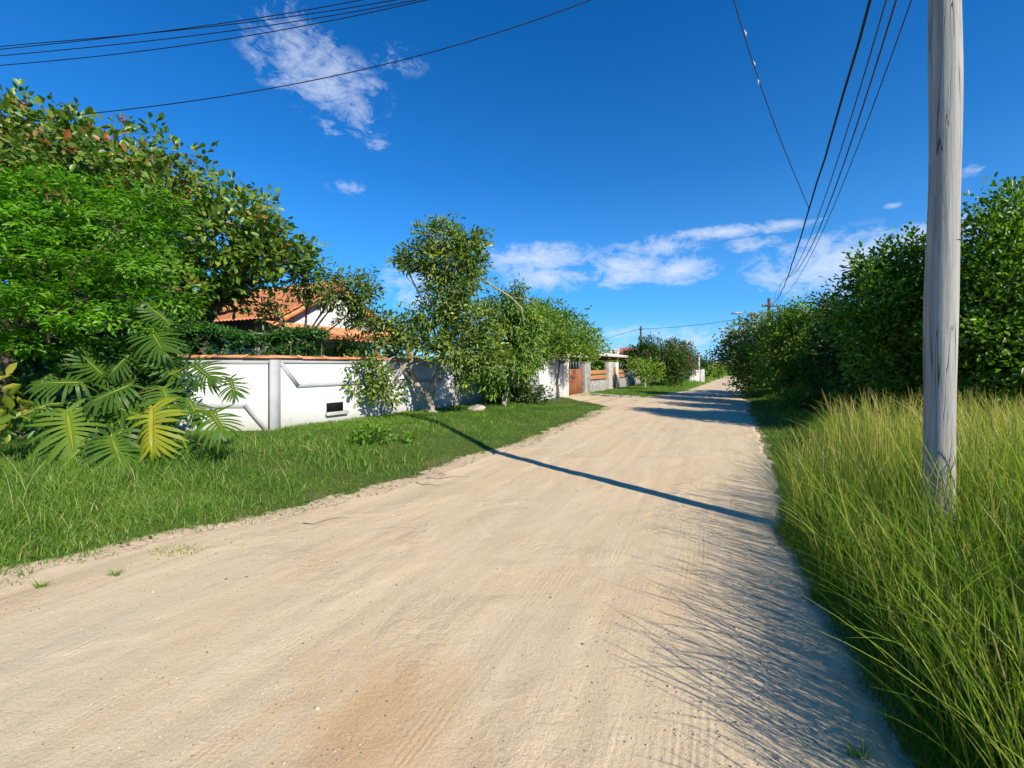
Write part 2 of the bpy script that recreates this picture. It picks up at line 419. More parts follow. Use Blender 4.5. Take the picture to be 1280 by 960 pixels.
# ------------------------------------------------------------------ foliage generators
TPL = np.array([[0, 0, 0], [.33, .44, .07], [.74, .40, .04], [1, 0, -.14], [.74, -.40, .04], [.33, -.44, .07]])
def leaf_geo(P, D, N, L, W):
    P, D, N = map(np.asarray, (P, D, N)); n = len(P)
    S = unit(np.cross(D, N)); N2 = np.cross(S, D)
    L = np.broadcast_to(np.asarray(L, float), (n,))[:, None, None]; W = np.broadcast_to(np.asarray(W, float), (n,))[:, None, None]
    V = P[:, None] + L * TPL[None, :, 0:1] * D[:, None] + W * TPL[None, :, 1:2] * S[:, None] + L * TPL[None, :, 2:3] * N2[:, None]
    base = np.arange(n)[:, None] * 6
    Fq = np.concatenate([base + np.array([[0, 1, 2, 3]]), base + np.array([[0, 3, 4, 5]])])
    return V.reshape(-1, 3), Fq

def rand_unit(n):
    v = rng.normal(size=(n, 3)); return unit(v)

def crown_points(lobes, L, W, lai, per, flat):
    """cluster centres and axes on the outer shells of the lobes"""
    Cs, As = [], []
    for (c, r) in lobes:
        area = math.pi * r[0] * r[2]
        nl = 1.75 * lai * area / (L * W * .62)
        nc = max(4, int(nl / per))
        d = rand_unit(nc)
        rr = rng.uniform(.12, 1.0, nc) ** .45
        rr *= np.where(rng.random(nc) < .07, rng.uniform(1.05, 1.24, nc), .84 + .3 * rng.random(nc))
        p = np.asarray(c) + d * rr[:, None] * np.asarray(r)
        ax = unit(d * np.array([1, 1, .8]) + np.array([0, 0, .35 if not flat else .05]))
        Cs.append(p); As.append(ax)
    return np.concatenate(Cs), np.concatenate(As)

def foliage(name, lobes, mat, parent, L=.14, W=.07, lai=2.2, per=20, cr=.22, droop=0.0, flat=False, red=0.0, zmin=None, spread=.9, tb=0.0):
    C, A = crown_points(lobes, L, W, lai, per, flat)
    if zmin is not None:
        k = C[:, 2] > zmin; C, A = C[k], A[k]
    nc = len(C); n = nc * per
    ci = np.repeat(np.arange(nc), per)
    off = rand_unit(n) * (rng.random(n) ** .5)[:, None] * cr
    if flat: off[:, 2] *= .32
    P = C[ci] + off + A[ci] * (rng.random(n)[:, None] - .4) * cr * (1.0 if not flat else .3)
    D = unit(A[ci] * .55 + unit(off) * .6 + rand_unit(n) * spread * .6 + np.array([0, 0, -droop]))
    if flat: D[:, 2] = D[:, 2] * .5 - .15; D = unit(D)
    N = unit(np.array([0, 0, 1.0]) * (.9 if flat else .4) + A[ci] * .75 + rand_unit(n) * (.4 if flat else .65))
    sc = rng.uniform(.65, 1.25, n)
    ct = rng.normal(0, .18, nc)
    zc = C[:, 2]; tint = .42 + ct[ci] + rng.normal(0, .16, n) + tb
    tint = np.clip(tint, 0, .8 if red else 1)
    if red:
        zq = np.argsort(np.argsort(zc)) / nc
        rc = rng.random(nc) < red * (.3 + 1.6 * zq)
        pick = rc[ci] & (rng.random(n) < .6)
        tint = np.where(pick, rng.uniform(.84, 1, n), tint)
        tint = np.where(rng.random(n) < .012, .87, tint)
    V, Fq = leaf_geo(P, D, N, L * sc, W * sc)
    o = np_mesh(name, V, [Fq], mat, parent, attrs={'tint': np.repeat(tint, 6)})
    return o, C

def curve3(a, b, sag=.0, bend=None, n=6):
    a, b = np.asarray(a, float), np.asarray(b, float)
    out = []
    bend = np.zeros(3) if bend is None else np.asarray(bend, float)
    for i in range(n + 1):
        f = i / n
        out.append(a + (b - a) * f + (np.array([0, 0, -sag]) + bend) * 4 * f * (1 - f))
    return out

def limbs(mb, start, lobes, C, r0, fork, twig=.012, frac=.35, thin=1.0):
    """limbs from a fork to every lobe and twigs to the leaf clusters of that lobe"""
    tips = []
    for (c, r) in lobes:
        c = np.asarray(c)
        bend = rng.normal(0, .12, 3) * np.linalg.norm(c - fork) * .6
        path = curve3(fork, c, -.05, bend, 6)
        rr = r0 * .55 * thin * (min(1, .5 + r[0] / 2.5))
        mb.tube(path, [max(twig * 1.4, rr * (1 - .75 * i / 6)) for i in range(7)], 6, .08)
        tips.append((c, r, path))
    if len(C):
        cen = np.array([t[0] for t in tips])
        rad = np.array([np.mean(t[1]) for t in tips])
        k = rng.permutation(len(C))[:int(min(170, len(C) * frac))]
        for i in k:
            d = np.linalg.norm(cen - C[i], axis=1) / rad
            j = int(np.argmin(d)); path = tips[j][2]
            s = path[random.randint(3, 6)]
            mb.tube(curve3(s, C[i], rng.normal(0, .05), rng.normal(0, .07, 3), 3), [twig * 1.5, twig * 1.1, twig * .8, twig * .4], 4)

def tree(name, label, cat, base, trunk_pts, r0, lobes, leaf, bark='bark', group=None, crown_name='crown', extra=None, frac=.35, twig=.012, thin=1.0, fork=None, **kw):
    root = thing(name, base, label, cat, group)
    cr, C = foliage(crown_name, lobes, M[leaf], root, **kw)
    mb = MB()
    pts = [np.asarray(p, float) for p in trunk_pts]
    n = len(pts)
    fine = []
    for i in range(n - 1):
        for k in range(4): fine.append(pts[i] + (pts[i + 1] - pts[i]) * k / 4)
    fine.append(pts[-1])
    for i in range(1, len(fine) - 1): fine[i] = fine[i] + rng.normal(0, r0 * .12, 3) * [1, 1, 0]
    m = len(fine)
    mb.tube(fine, [r0 * (1.35 if i == 0 else 1.0 - .42 * i / (m - 1)) for i in range(m)], 10, .06)
    limbs(mb, None, lobes, C, r0, pts[-1] if fork is None else np.asarray(fork), frac=frac, twig=twig, thin=thin)
    if extra: extra(mb)
    mb.build('trunk', M[bark], root, True)
    return root

def lob(px, py, Y, rx, rz, ry=None):
    c = at(px, py, Y); s = Y / F
    return (c, np.array([rx * s, (ry if ry else (rx + rz) * .5 * s), rz * s]))

def blades(P, Ht, lean, W, stations, tint, tipk=.1, prof=None):
    ln_ = np.linalg.norm(lean, axis=1); cap = Ht * .8
    lean = lean * np.minimum(1, cap / np.maximum(ln_, 1e-6))[:, None]
    n = len(P); m = stations
    az = rng.uniform(0, 2 * math.pi, n)
    side = np.stack([np.cos(az), np.sin(az), np.zeros(n)], 1)
    V = np.zeros((n, m, 2, 3))
    for k in range(m):
        f = k / (m - 1)
        ctr = P + np.stack([lean[:, 0] * f**2, lean[:, 1] * f**2, Ht * (f - .0)], 1)
        ll = np.linalg.norm(lean, axis=1)
        ctr[:, 2] -= np.minimum(ll**2 / np.maximum(Ht, .01) * .45, Ht * .7) * f**2.4
        w = W * (1 - f) ** .6 if k < m - 1 else W * tipk
        w = np.maximum(w, W * tipk)
        if prof: w = W * prof[k]
        V[:, k, 0] = ctr - side * (w * .5)[:, None]; V[:, k, 1] = ctr + side * (w * .5)[:, None]
    base = np.arange(n)[:, None] * (2 * m)
    Fs = np.concatenate([base + np.array([[2 * k, 2 * k + 1, 2 * k + 3, 2 * k + 2]]) for k in range(m - 1)])
    return V.reshape(-1, 3), Fs, np.repeat(tint, 2 * m)

def sample_region(n, y0, y1, x0f, x1f, dens_pow=1.0):
    """n points, nearer rows denser"""
    u = rng.random(n * 2)
    if dens_pow: y = y0 * (y1 / y0) ** u
    else: y = y0 + (y1 - y0) * u
    a, b = x0f(y), x1f(y)
    x = a + (b - a) * rng.random(n * 2)
    return x, y

# ------------------------------------------------------------------ grass
def wind(n, s, bias=(-.25, .12)):
    a = rng.normal(0, 1, (n, 2)) * .8 + np.array(bias)
    return a * s[:, None]

# right: tall wild grass
def tall_grass():
    Vs, Fs, Ts, off = [], [], [], 0
    def put(V, f, t):
        nonlocal off
        Vs.append(V); Fs.append(f + off); Ts.append(t); off += len(V)
    n = 66000
    x, y = sample_region(n, .9, 8.6, lambda y: xr(y) - .06, lambda y: np.interp(y, REa[:, 0], REa[:, 1]) + 2.2 + .75 * y)
    d = x - xr(y) + .04
    keep = (rng.random(len(x)) < np.clip(.25 + d * 2.2, 0, 1)) & (x < 1.75 * y + 1.2) & ~((y > 6.0) & (d < (y - 6.0) * .55))
    x, y, d = x[keep], y[keep], d[keep]
    n = len(x); cl = fbm(x * 1.7, y * 1.7, 61)
    hh = (.09 + .47 * smooth(.0, 1.25, d)) * (.35 + 1.3 * cl) * rng.uniform(.55, 1.3, n)
    lean = wind(n, hh * np.where(rng.random(n) < .2, .5, .24), (-.12, .1))
    tint = np.clip(.2 + .3 * smooth(2, 4.5, y) + (cl - .5) * .6 + rng.normal(0, .18, n), 0, .9)
    tint = np.where(rng.random(n) < .08, rng.uniform(.88, 1, n), tint)
    P = np.stack([x, y, zg(x, y) - .01], 1)
    put(*blades(P, hh, lean, rng.uniform(.002, .0042, n) * (1 + .09 * y), 5, tint))
    n = 26000
    x, y = sample_region(n, 1.0, 7.5, lambda y: xr(y) - .04, lambda y: xr(y) + 1.3)
    n = len(x); hh = rng.uniform(.05, .26, n) * smooth(-.25, .35, x - xr(y) + .1)  + .02
    put(*blades(np.stack([x, y, zg(x, y) - .005], 1), hh, wind(n, hh * .7, (-.2, 0)), rng.uniform(.002, .004, n) * (1 + .09 * y), 4, np.clip(rng.normal(.25, .2, n), 0, 1)))
    # loose tall stems arching out over the sand at the edge
    n = 300
    x, y = sample_region(n, 1.25, 5.0, lambda y: xr(y) + .02, lambda y: xr(y) + .75)
    n = len(x); hh = rng.uniform(.6, 1.02, n)
    put(*blades(np.stack([x, y, zg(x, y)], 1), hh, wind(n, hh * .42, (-.55, .1)), rng.uniform(.0035, .006, n), 9, np.clip(rng.normal(.45, .2, n), .1, 1), prof=[1, 1, .95, .9, .8, .75, 1.2, 1.0, .2]))
    # seed stalks
    n = 4200
    x, y = sample_region(n, 1.0, 8.4, lambda y: xr(y) + .04, lambda y: np.interp(y, REa[:, 0], REa[:, 1]) + 2.0 + .75 * y)
    d = x - xr(y)
    keep = (x < 1.75 * y + 1) & ~((y > 6.0) & (d < (y - 6.0) * .6)); x, y, d = x[keep], y[keep], d[keep]
    n = len(x)
    hh = (.62 + .34 * smooth(.2, 1.5, d)) * rng.uniform(.8, 1.22, n)
    lean = wind(n, hh * np.where(rng.random(n) < .25, .42, .18), (-.2, .12))
    P = np.stack([x, y, zg(x, y)], 1)
    put(*blades(P, hh, lean, np.full(n, .0023) * (1 + .08 * y), 8, np.clip(rng.normal(.74, .14, n) + .18 * smooth(2.8, 4.8, y), .4, 1), prof=[1, 1, .9, .8, .8, 1.9, 1.7, .3]))
    o = np_mesh('tall_grass', np.concatenate(Vs), [np.concatenate(Fs)], M['tall_grass'], attrs={'tint': np.concatenate(Ts)})
    tag(o, 'tall wild grass with straw seed heads round the wooden pole', 'tall grass', kind='stuff')
tall_grass()

# right, further off, in the shade of the trees
n = 15000
x, y = sample_region(n, 5.6, 34, lambda y: xr(y) - .05, lambda y: np.interp(y, REa[:, 0], REa[:, 1]) + 3 + .32 * y)
d = x - xr(y); n = len(x)
cl = fbm(x * .8, y * .8, 71)
hh = (.06 + .5 * smooth(.3, 2.2, d) * smooth(.35, .6, cl)) * rng.uniform(.6, 1.3, n)
lean = wind(n, hh * .4)
V, f, t = blades(np.stack([x, y, zg(x, y)], 1), hh, lean, rng.uniform(.006, .011, n) * (1 + .06 * y), 4, np.clip(.4 + (cl - .5) * .6 + rng.normal(0, .15, n), 0, .92))
o = np_mesh('shade_grass', V, [f], M['tall_grass'], attrs={'tint': t})
tag(o, 'low grass growing in the shade under the right hand trees', 'grass', kind='stuff')

# left verge
def left_grass():
    Vs, Fs, Ts, off = [], [], [], 0
    def put(V, f, t):
        nonlocal off
        Vs.append(V); Fs.append(f + off); Ts.append(t); off += len(V)
    wx = lambda y: np.where(y < 8.5, -1.7 * y - 1.5, K[0] + (y - K[1]) * WD[0] / WD[1])
    n = 64000
    x, y = sample_region(n, 2.6, 17.2, wx, lambda y: xl(y) + .25)
    d = xl(y) - x + .12
    patch = fbm(x * 1.1, y * 1.1, 81)
    keep = (rng.random(len(x)) < np.clip(.1 + d * 1.5 + (fbm(x * 5, y * 5, 85) - .5) * 1.2, .03, 1) * np.clip(-.4 + patch * 2.4, .1, 1)) & (x > -1.8 * y - 1)
    x, y, d, patch = x[keep], y[keep], d[keep], patch[keep]
    n = len(x)
    tallz = smooth(.25, .9, d) * (1 - smooth(6.3, 8.2, y)) * smooth(.3, .6, fbm(x * .9, y * .9, 83) + .1)
    hh = (.035 + .12 * tallz * (.35 + 1.3 * fbm(x * 2.2, y * 2.2, 87)) + .035 * smooth(.5, 2, d)) * rng.uniform(.4, 1.5, n)
    lean = wind(n, hh * .75, (0, 0))
    tint = np.clip(.47 + (patch - .5) * .6 + (fbm(x * 2.6, y * 2.6, 89) - .5) * .7 + rng.normal(0, .17, n), 0, .9)
    tint = np.where(rng.random(n) < .05 + .06 * tallz, rng.uniform(.9, 1, n), tint)
    put(*blades(np.stack([x, y, zg(x, y) - .005], 1), hh, lean, rng.uniform(.004, .009, n) * (1 + .07 * y), 4, tint))
    n = 110
    x, y = sample_region(n, 3.5, 7.5, wx, lambda y: xl(y) - .5)
    n = len(x); hh = rng.uniform(.35, .6, n)
    put(*blades(np.stack([x, y, zg(x, y)], 1), hh, wind(n, hh * .5), np.full(n, .006), 5, rng.uniform(.6, 1, n), .5))
    o = np_mesh('verge_grass', np.concatenate(Vs), [np.concatenate(Fs)], M['lawn'], attrs={'tint': np.concatenate(Ts)})
    tag(o, 'bright green grass verge between the sand road and the white wall', 'grass', kind='stuff')
left_grass()

# lawn in front of the rail fence, and far verge
n = 14000
x, y = sample_region(n, 22.0, 60, lambda y: K[0] + (y - K[1]) * WD[0] / WD[1] + .2, lambda y: xl(y) + .15)
n = len(x)
hh = (.05 + .28 * smooth(30, 36, y) * smooth(.42, .6, fbm(x * .5, y * .5, 91))) * rng.uniform(.6, 1.4, n)
V, f, t = blades(np.stack([x, y, zg(x, y)], 1), hh, wind(n, hh * .4), rng.uniform(.02, .045, n) * (y / 30), 3, np.clip(.55 + rng.normal(0, .16, n) + .2 * smooth(30, 38, y), 0, .9))
o = np_mesh('lawn_grass', V, [f], M['lawn'], attrs={'tint': t})
tag(o, 'mown green lawn in front of the far rail fence', 'lawn', kind='stuff')

# gravel
def gravel():
    n = 7000
    y = 1.55 * (9 / 1.55) ** rng.random(n); a, b = xl(y), xr(y)
    x = a + (b - a) * rng.random(n)
    dens = fbm(x * .8, y * .8, 97)
    k = (rng.random(n) < smooth(.35, .7, dens) + .12) & (x > a + .1) & (x < b - .02) & (np.abs(x) < 1.3 * y + .4); x, y = x[k], y[k]; n = len(x)
    s = rng.uniform(.0018, .005, n) * (1 + 1.2 * (rng.random(n) < .03))
    t = (1 + 5**.5) / 2
    ico = unit(np.array([[-1, t, 0], [1, t, 0], [-1, -t, 0], [1, -t, 0], [0, -1, t], [0, 1, t], [0, -1, -t], [0, 1, -t], [t, 0, -1], [t, 0, 1], [-t, 0, -1], [-t, 0, 1]]))
    fi = np.array([[0, 11, 5], [0, 5, 1], [0, 1, 7], [0, 7, 10], [0, 10, 11], [1, 5, 9], [5, 11, 4], [11, 10, 2], [10, 7, 6], [7, 1, 8], [3, 9, 4], [3, 4, 2], [3, 2, 6], [3, 6, 8], [3, 8, 9], [4, 9, 5], [2, 4, 11], [6, 2, 10], [8, 6, 7], [9, 8, 1]])
    V = ico[None] * rng.uniform(.7, 1.25, (n, 12, 1)) * s[:, None, None] * np.array([1.2, 1, .7])
    V = V + np.stack([x, y, zg(x, y) + .012 + s * .3], 1)[:, None]
    o = np_mesh('gravel', V.reshape(-1, 3), [(np.arange(n)[:, None, None] * 12 + fi[None]).reshape(-1, 3)], M['pebble'], smooth_=True, attrs={'tint': np.repeat(rng.random(n), 12)})
    tag(o, 'scattered small stones lying on the sand road', 'gravel', kind='stuff')
gravel()

# small grass tufts on the sand
for px, py, r, lab in [(52, 736, .12, 'small dry grass tuft on the sand, nearest the left picture edge'), (144, 722, .13, 'small flat spreading grass tuft on the sand beside the verge'),
                       (222, 690, .17, 'wider low grass patch on the sand just off the verge'), (1075, 950, .13, 'thin grass tuft on the sand at the foot of the tall grass')]:
    p = gp(px, py); n = 45 if r < .15 else 260
    an = rng.uniform(0, 2 * math.pi, n); q = rng.random(n) ** .7 * r * (.25 if r < .15 else 1)
    P = np.stack([p[0] + np.cos(an) * q * 1.5, p[1] + np.sin(an) * q * .7, np.zeros(n)], 1); P[:, 2] = zg(P[:, 0], P[:, 1]) + .01
    hh = rng.uniform(.03, .08, n) * (1 if r < .15 else .5)
    V, f, t = blades(P, hh, np.stack([np.cos(an), np.sin(an)], 1) * rng.uniform(.02, .11, n)[:, None], np.full(n, .005), 4, rng.uniform(.3, .95, n))
    tag(np_mesh('grass_tuft', V, [f], M['lawn'], attrs={'tint': t}), lab, 'grass tuft', 'grass tufts on the sand road')

# pale stone and weeds in the verge
mb = MB(); p = gp(594, 518, .2); rs = []
th = np.linspace(0, 2 * math.pi, 9)[:-1]
for k, (zz, rr) in enumerate([(0, 1), (.08, 1.05), (.14, .75), (.17, .3)]):
    for a_ in th: rs.append([p[0] + math.cos(a_) * .27 * rr * (1 + .15 * math.sin(3 * a_ + k)), p[1] + math.sin(a_) * .17 * rr, zz + float(zg(p[0], p[1])) - .02 + .03 * math.cos(a_)])
Fs = [(k * 8 + i, k * 8 + (i + 1) % 8, (k + 1) * 8 + (i + 1) % 8, (k + 1) * 8 + i) for k in range(3) for i in range(8)] + [tuple(24 + i for i in range(8))]
mb.add(rs, Fs); o = mb.build('stone', M['rock'], None, True, .01)
tag(o, 'pale flat stone lying in the verge grass by the tree', 'stone')

for px, py, s, lab in [(462, 560, .32, 'bright yellow green leafy weed in the grass below the tree'), (508, 556, .16, 'small bright leafy weed to the right of the bigger weed'), (185, 548, .24, 'leafy weed beside the split leaf plant in front of the wall')]:
    b_ = gp(px, py, .18); b_[2] = float(zg(b_[0], b_[1]))
    root = thing('weed', b_, lab, 'weed', 'leafy weeds in the verge')
    o, C = foliage('leaves', [(b_ + [0, 0, s * .45], np.array([s, s * .8, s * .5]))], M['weed'], root, L=.09, W=.045, lai=2.2, per=10, cr=.08)
    mb = MB()
    for c in C[:25]: mb.tube([b_, (b_ + c) / 2 + [0, 0, .02], c], [.006, .005, .003], 4)
    mb.build('stem', M['weed'], root)

# ------------------------------------------------------------------ boundary wall
WE = wall_t(703.0)
WT = wall_t(674.0)      # end of the coped wall along WD
def slabwall():
    root = thing('boundary_wall', K, 'long white rendered wall with grey relief bands and terracotta coping', 'wall')
    m = MB()
    m.box(wl(0, -.3, -.18), WD * WT, WN * .18, UP * 2.05)
    LD = unit(np.array([-1, -.045, 0])); LN = np.array([LD[1], -LD[0], 0]) * 1.0
    if LN[1] > 0: LN = -LN
    m.box(K - UP * .3 - WD * .02, LD * 9.5, -LN * .18, UP * 2.05)
    m.build('wall_panel', M['wall_white'], root)
    b = MB()
    def band_poly(O, D, Nn, pts, w):   # mitred strip in the wall plane
        for (p, q) in zip(pts[:-1], pts[1:]):
            p, q = np.array(p), np.array(q); d = unit(q - p); s = np.array([-d[1], d[0]]) * w / 2
            loop = [O + D * a_[0] + UP * a_[1] + Nn * .003 for a_ in (p - s - d * w * .2, q - s + d * w * .2, q + s + d * w * .2, p + s - d * w * .2)]
            b.prism(loop, Nn * (.018 + .0023 * random.random()))
    # right run
    step = 2.95
    for i in range(6):
        t0 = i * step
        if t0 + .3 < WT: b.box(wl(t0 - .11, -.3, .001), WD * .22, WN * .035, UP * 2.03)
        t1 = min(t0 + step, WT)
        b.box(wl(t0 + .11, -.3, .0015), WD * (t1 - t0 - .22), WN * .02, UP * (.62 if i else .66))
        b.box(wl(t0 + .11, 1.66, .0015), WD * (t1 - t0 - .22), WN * .02, UP * .07)
        if t1 - t0 > 2: band_poly(K, WD, WN, [(t0 + .14, 1.66), (t0 + .5, 1.2), (t0 + 2.35, 1.2), (t0 + 2.75, 1.66)], .085)
    for i in range(3):
        t0 = i * step
        if i: b.box(K + LD * (t0 - .11) + LN * .001 - UP * .3, LD * .22, LN * .035, UP * 2.03)
        b.box(K + LD * (t0 + .02 + .1 * (i > 0)) + LN * .0015 - UP * .3, LD * (step - .14), LN * .02, UP * .64)
        b.box(K + LD * (t0 + .02 + .1 * (i > 0)) + LN * .0015 + UP * 1.64, LD * (step - .14), LN * .02, UP * .1)
        band_poly(K, LD, LN, [(t0 + .17, .36), (t0 + .55, .82), (t0 + 2.3, .82), (t0 + 2.7, .36)], .1)
    b.build('relief_band', M['grey_paint'], root)
    c = MB()
    def cope(O, D, Nn, length):
        t = -.05
        while t < length:
            L_ = min(.62, length + .05 - t); dz = random.uniform(-.006, .008)
            prof = [(.08, 1.764), (.08, 1.785), (-.05, 1.82), (-.12, 1.825), (-.26, 1.785), (-.26, 1.764)]
            c.prism([O + D * t + Nn * a_ + UP * (z_ + dz) for a_, z_ in prof], D * (L_ - .012))
            t += L_
            if t < length:      # little roll tile over each joint
                c.tube([O + D * (t - .006) + Nn * .075 + UP * 1.78, O + D * (t - .006) - Nn * .06 + UP * 1.824, O + D * (t - .006) - Nn * .25 + UP * 1.785], .024, 7)
    cope(K, WD, WN, WT); cope(K, LD, LN, 9.4)
    c.build('coping', M['tile'], root)
    v = MB(); t0, t1 = wall_t(408), wall_t(428)
    v.box(wl(t0, .58, -.03), WD * (t1 - t0), WN * .056, UP * .2)
    o = v.build('vent_slot', M['slot_shade'], root); o['label'] = 'dark rectangular vent slot low in the wall'
    s = MB(); s.box(wl(t0 - .04, .5, .001), WD * (t1 - t0 + .14), WN * .09, UP * .075); s.build('vent_sill', M['concrete'], root, bevel=.008)
slabwall()

def gatework():
    m = MB(); m.box(wl(WT + .02, -.3, -.2), WD * (WE - WT - .02), WN * .22, UP * 2.22)
    tag(m.build('plain_wall', M['white'], None, bevel=.015), 'plain smooth white wall section just left of the gate pillar, without coping', 'wall')
    # white gate pillar
    t0 = WE + .02
    m = MB(); m.box(wl(t0, -.2, -.32), WD * .75, WN * .38, UP * 2.35)
    m.box(wl(t0 - .03, 2.15, -.36), WD * .81, WN * .46, UP * .09)
    tag(m.build('gate_pillar', M['old_white'], None, bevel=.02), 'weathered white gate pillar between the wall and the brown gate', 'pillar')
    g0 = t0 + .78; g1 = wall_t(727.5)
    root = thing('wooden_gate', wl(g0), 'brown vertical plank gate beside the white pillar', 'gate')
    m = MB(); nb = 9
    w = (g1 - g0 - .1) / nb
    for i in range(nb):
        m.box(wl(g0 + .05 + i * w, .03, -.02), WD * (w - .012), WN * .035, UP * (1.42 + .012 * random.random()))
    m.build('plank_panel', M['wood'], root)
    for z_ in (.25, 1.15):
        m = MB(); m.box(wl(g0 + .04, z_, -.07), WD * (g1 - g0 - .08), WN * .045, UP * .1)
        m.build('cross_bar', M['dark_wood'], root)
    # roofed lintel above the gate
    root2 = thing('gate_canopy', wl(g0), 'pale slab canopy with blue grey bars above the brown gate', 'canopy')
    m = MB(); m.box(wl(g0 - .1, 2.1, -.75), WD * (g1 - g0 + 1.2), WN * .95, UP * .1); m.build('slab', M['old_white'], root2, bevel=.01)
    m = MB()
    for i in range(5):
        m = MB(); m.box(wl(g0 + .3 + i * (g1 - g0 - .4) / 4.0, 1.5, -.2), WD * .05, WN * .05, UP * .6)
        m.build('bar', M['metal'], root2)
    # stone pillar
    a0, a1 = wall_t(729), wall_t(736)
    m = MB(); m.box(wl(a0, -.2, -.3), WD * (a1 - a0), WN * .42, UP * 2.0)
    m.box(wl(a0 - .03, 1.8, -.33), WD * (a1 - a0 + .06), WN * .48, UP * .06)
    tag(m.build('stone_pillar', M['stone'], None, bevel=.015), 'rough grey stone pillar at the right side of the brown gate', 'pillar')
    # rail fence
    r0, r1, p0, p1, r2 = wall_t(736.5), wall_t(760), wall_t(760), wall_t(772), wall_t(783)
    root = thing('rail_fence', wl(r0), 'low grey stone wall with two orange brown rails above it', 'fence')
    m = MB(); m.box(wl(r0 + .02, -.2, -.22), WD * (r2 - r0), WN * .24, UP * .92); m.build('base_wall', M['stone'], root, bevel=.02)
    for (s0, s1) in ((r0 + .02, p0 - .02), (p1 + .02, r2)):
        for z_ in (.8, 1.12):
            m = MB(); m.box(wl(s0, z_, -.14), WD * (s1 - s0), WN * .05, UP * .24); m.build('rail', M['plank'], root, bevel=.008)
    w = (p1 - p0)
    for (s0, s1, mt, nm) in ((p0, p0 + w * .42, 'concrete', 'post'), (p0 + w * .46, p0 + w * .66, 'wood', 'door_post'), (p0 + w * .7, p1, 'old_white', 'post')):
        m = MB(); m.box(wl(s0, -.2, -.24), WD * (s1 - s0), WN * .32, UP * (2.1 if mt != 'wood' else 1.75)); m.build(nm, M[mt], root, bevel=.015)
    # porch roof behind
    root = thing('porch', wl(r0, 0, -2), 'open porch with thin pale slab roof behind the rail fence', 'porch')
    m = MB(); q0, q1 = wall_t(744) , wall_t(781)
    m.hexa([wl(q0, 2.25, .3), wl(q1, 2.25, .3), wl(q1, 2.25, -3.5), wl(q0, 2.25, -3.5), wl(q0, 2.42, .3), wl(q1, 2.42, .3), wl(q1, 2.95, -3.5), wl(q0, 2.95, -3.5)])
    m.build('roof', M['old_white'], root, bevel=.02)
    m = MB()
    for k in range(4): m.box(wl(q0 + .3 + k * (q1 - q0 - .8) / 3, 2.1, -3.4), WD * .14, WN * 3.6, UP * .13)
    m.build('beam', M['wood'], root)
    for k in range(3):
        m = MB(); m.box(wl(q0 + .4 + k * (q1 - q0 - 1.2) / 2, -.1, -3.2), WD * .3, WN * .3, UP * 2.3); m.build('pillar', M['concrete'], root)
    m = MB(); m.box(wl(q0 - 1, -.1, -3.9), WD * (q1 - q0 + 2), WN * .2, UP * 2.4); m.build('back_wall', M['concrete'], root)
    # picket fence
    f0, f1 = r2 + .1, wall_t(806)
    root = thing('picket_fence', wl(f0), 'weathered grey picket fence half hidden under the dark shrubs', 'fence')
    m = MB(); t = f0
    while t < f1:
        m.box(wl(t, -.1, -.1), WD * .16, WN * .03, UP * (1.0 + .08 * random.random())); t += .24
    m.build('picket', M['concrete'], root)
    m = MB()
    for z_ in (.25, .7): m.box(wl(f0, z_, -.14), WD * (f1 - f0), WN * .035, UP * .09)
    m.build('rail', M['dark_wood'], root)
    # kerb of stones along the lawn
    ps = [gp(px, py) for px, py in [(737, 495.5), (760, 497), (800, 497.6)]]
    m = MB()
    for a_, b2 in zip(ps[:-1], ps[1:]):
        d = unit(b2 - a_); L_ = np.linalg.norm(b2 - a_); t = 0
        while t < L_:
            s = min(random.uniform(.45, .8), L_ - t + .05)
            q = a_ + d * t; nn = np.array([-d[1], d[0], 0])
            m.box(q + UP * -.1, d * (s - .03), nn * .25, UP * random.uniform(.2, .27)); t += s
    tag(m.build('kerb', M['stone'], None, bevel=.02), 'low rough stone kerb edging the lawn at the driveway', 'kerb')
gatework()

# ------------------------------------------------------------------ tiled gable house
U = unit(np.array([.44, .9, 0])); NN = np.array([U[1], -U[0], 0])
def tile_roof(mb, O, A, B, nrm, la, lb, pitch=.22, row=.36):
    """corrugated tiles: O corner at the ridge, A along ridge, B down the slope"""
    na = int(la / pitch * 8) + 1; nrows = int(math.ceil(lb / row)); V = []; st = []
    for r in range(nrows):
        st.append((r * row, .028)); st.append((min((r + 1) * row, lb) , 0.0))
    for (s, lift) in st:
        for i in range(na):
            a_ = la * i / (na - 1)
            z_ = .045 * abs(math.sin(math.pi * a_ / pitch)) ** .8 + (.028 - lift) * 1.0 + .012 * vnoise(a_ * 3, s * 3, 7)
            V.append(O + A * a_ + B * (s if lift else s) + nrm * z_)
    mb.addnp(np.array(V), [grid_faces(len(st), na)])

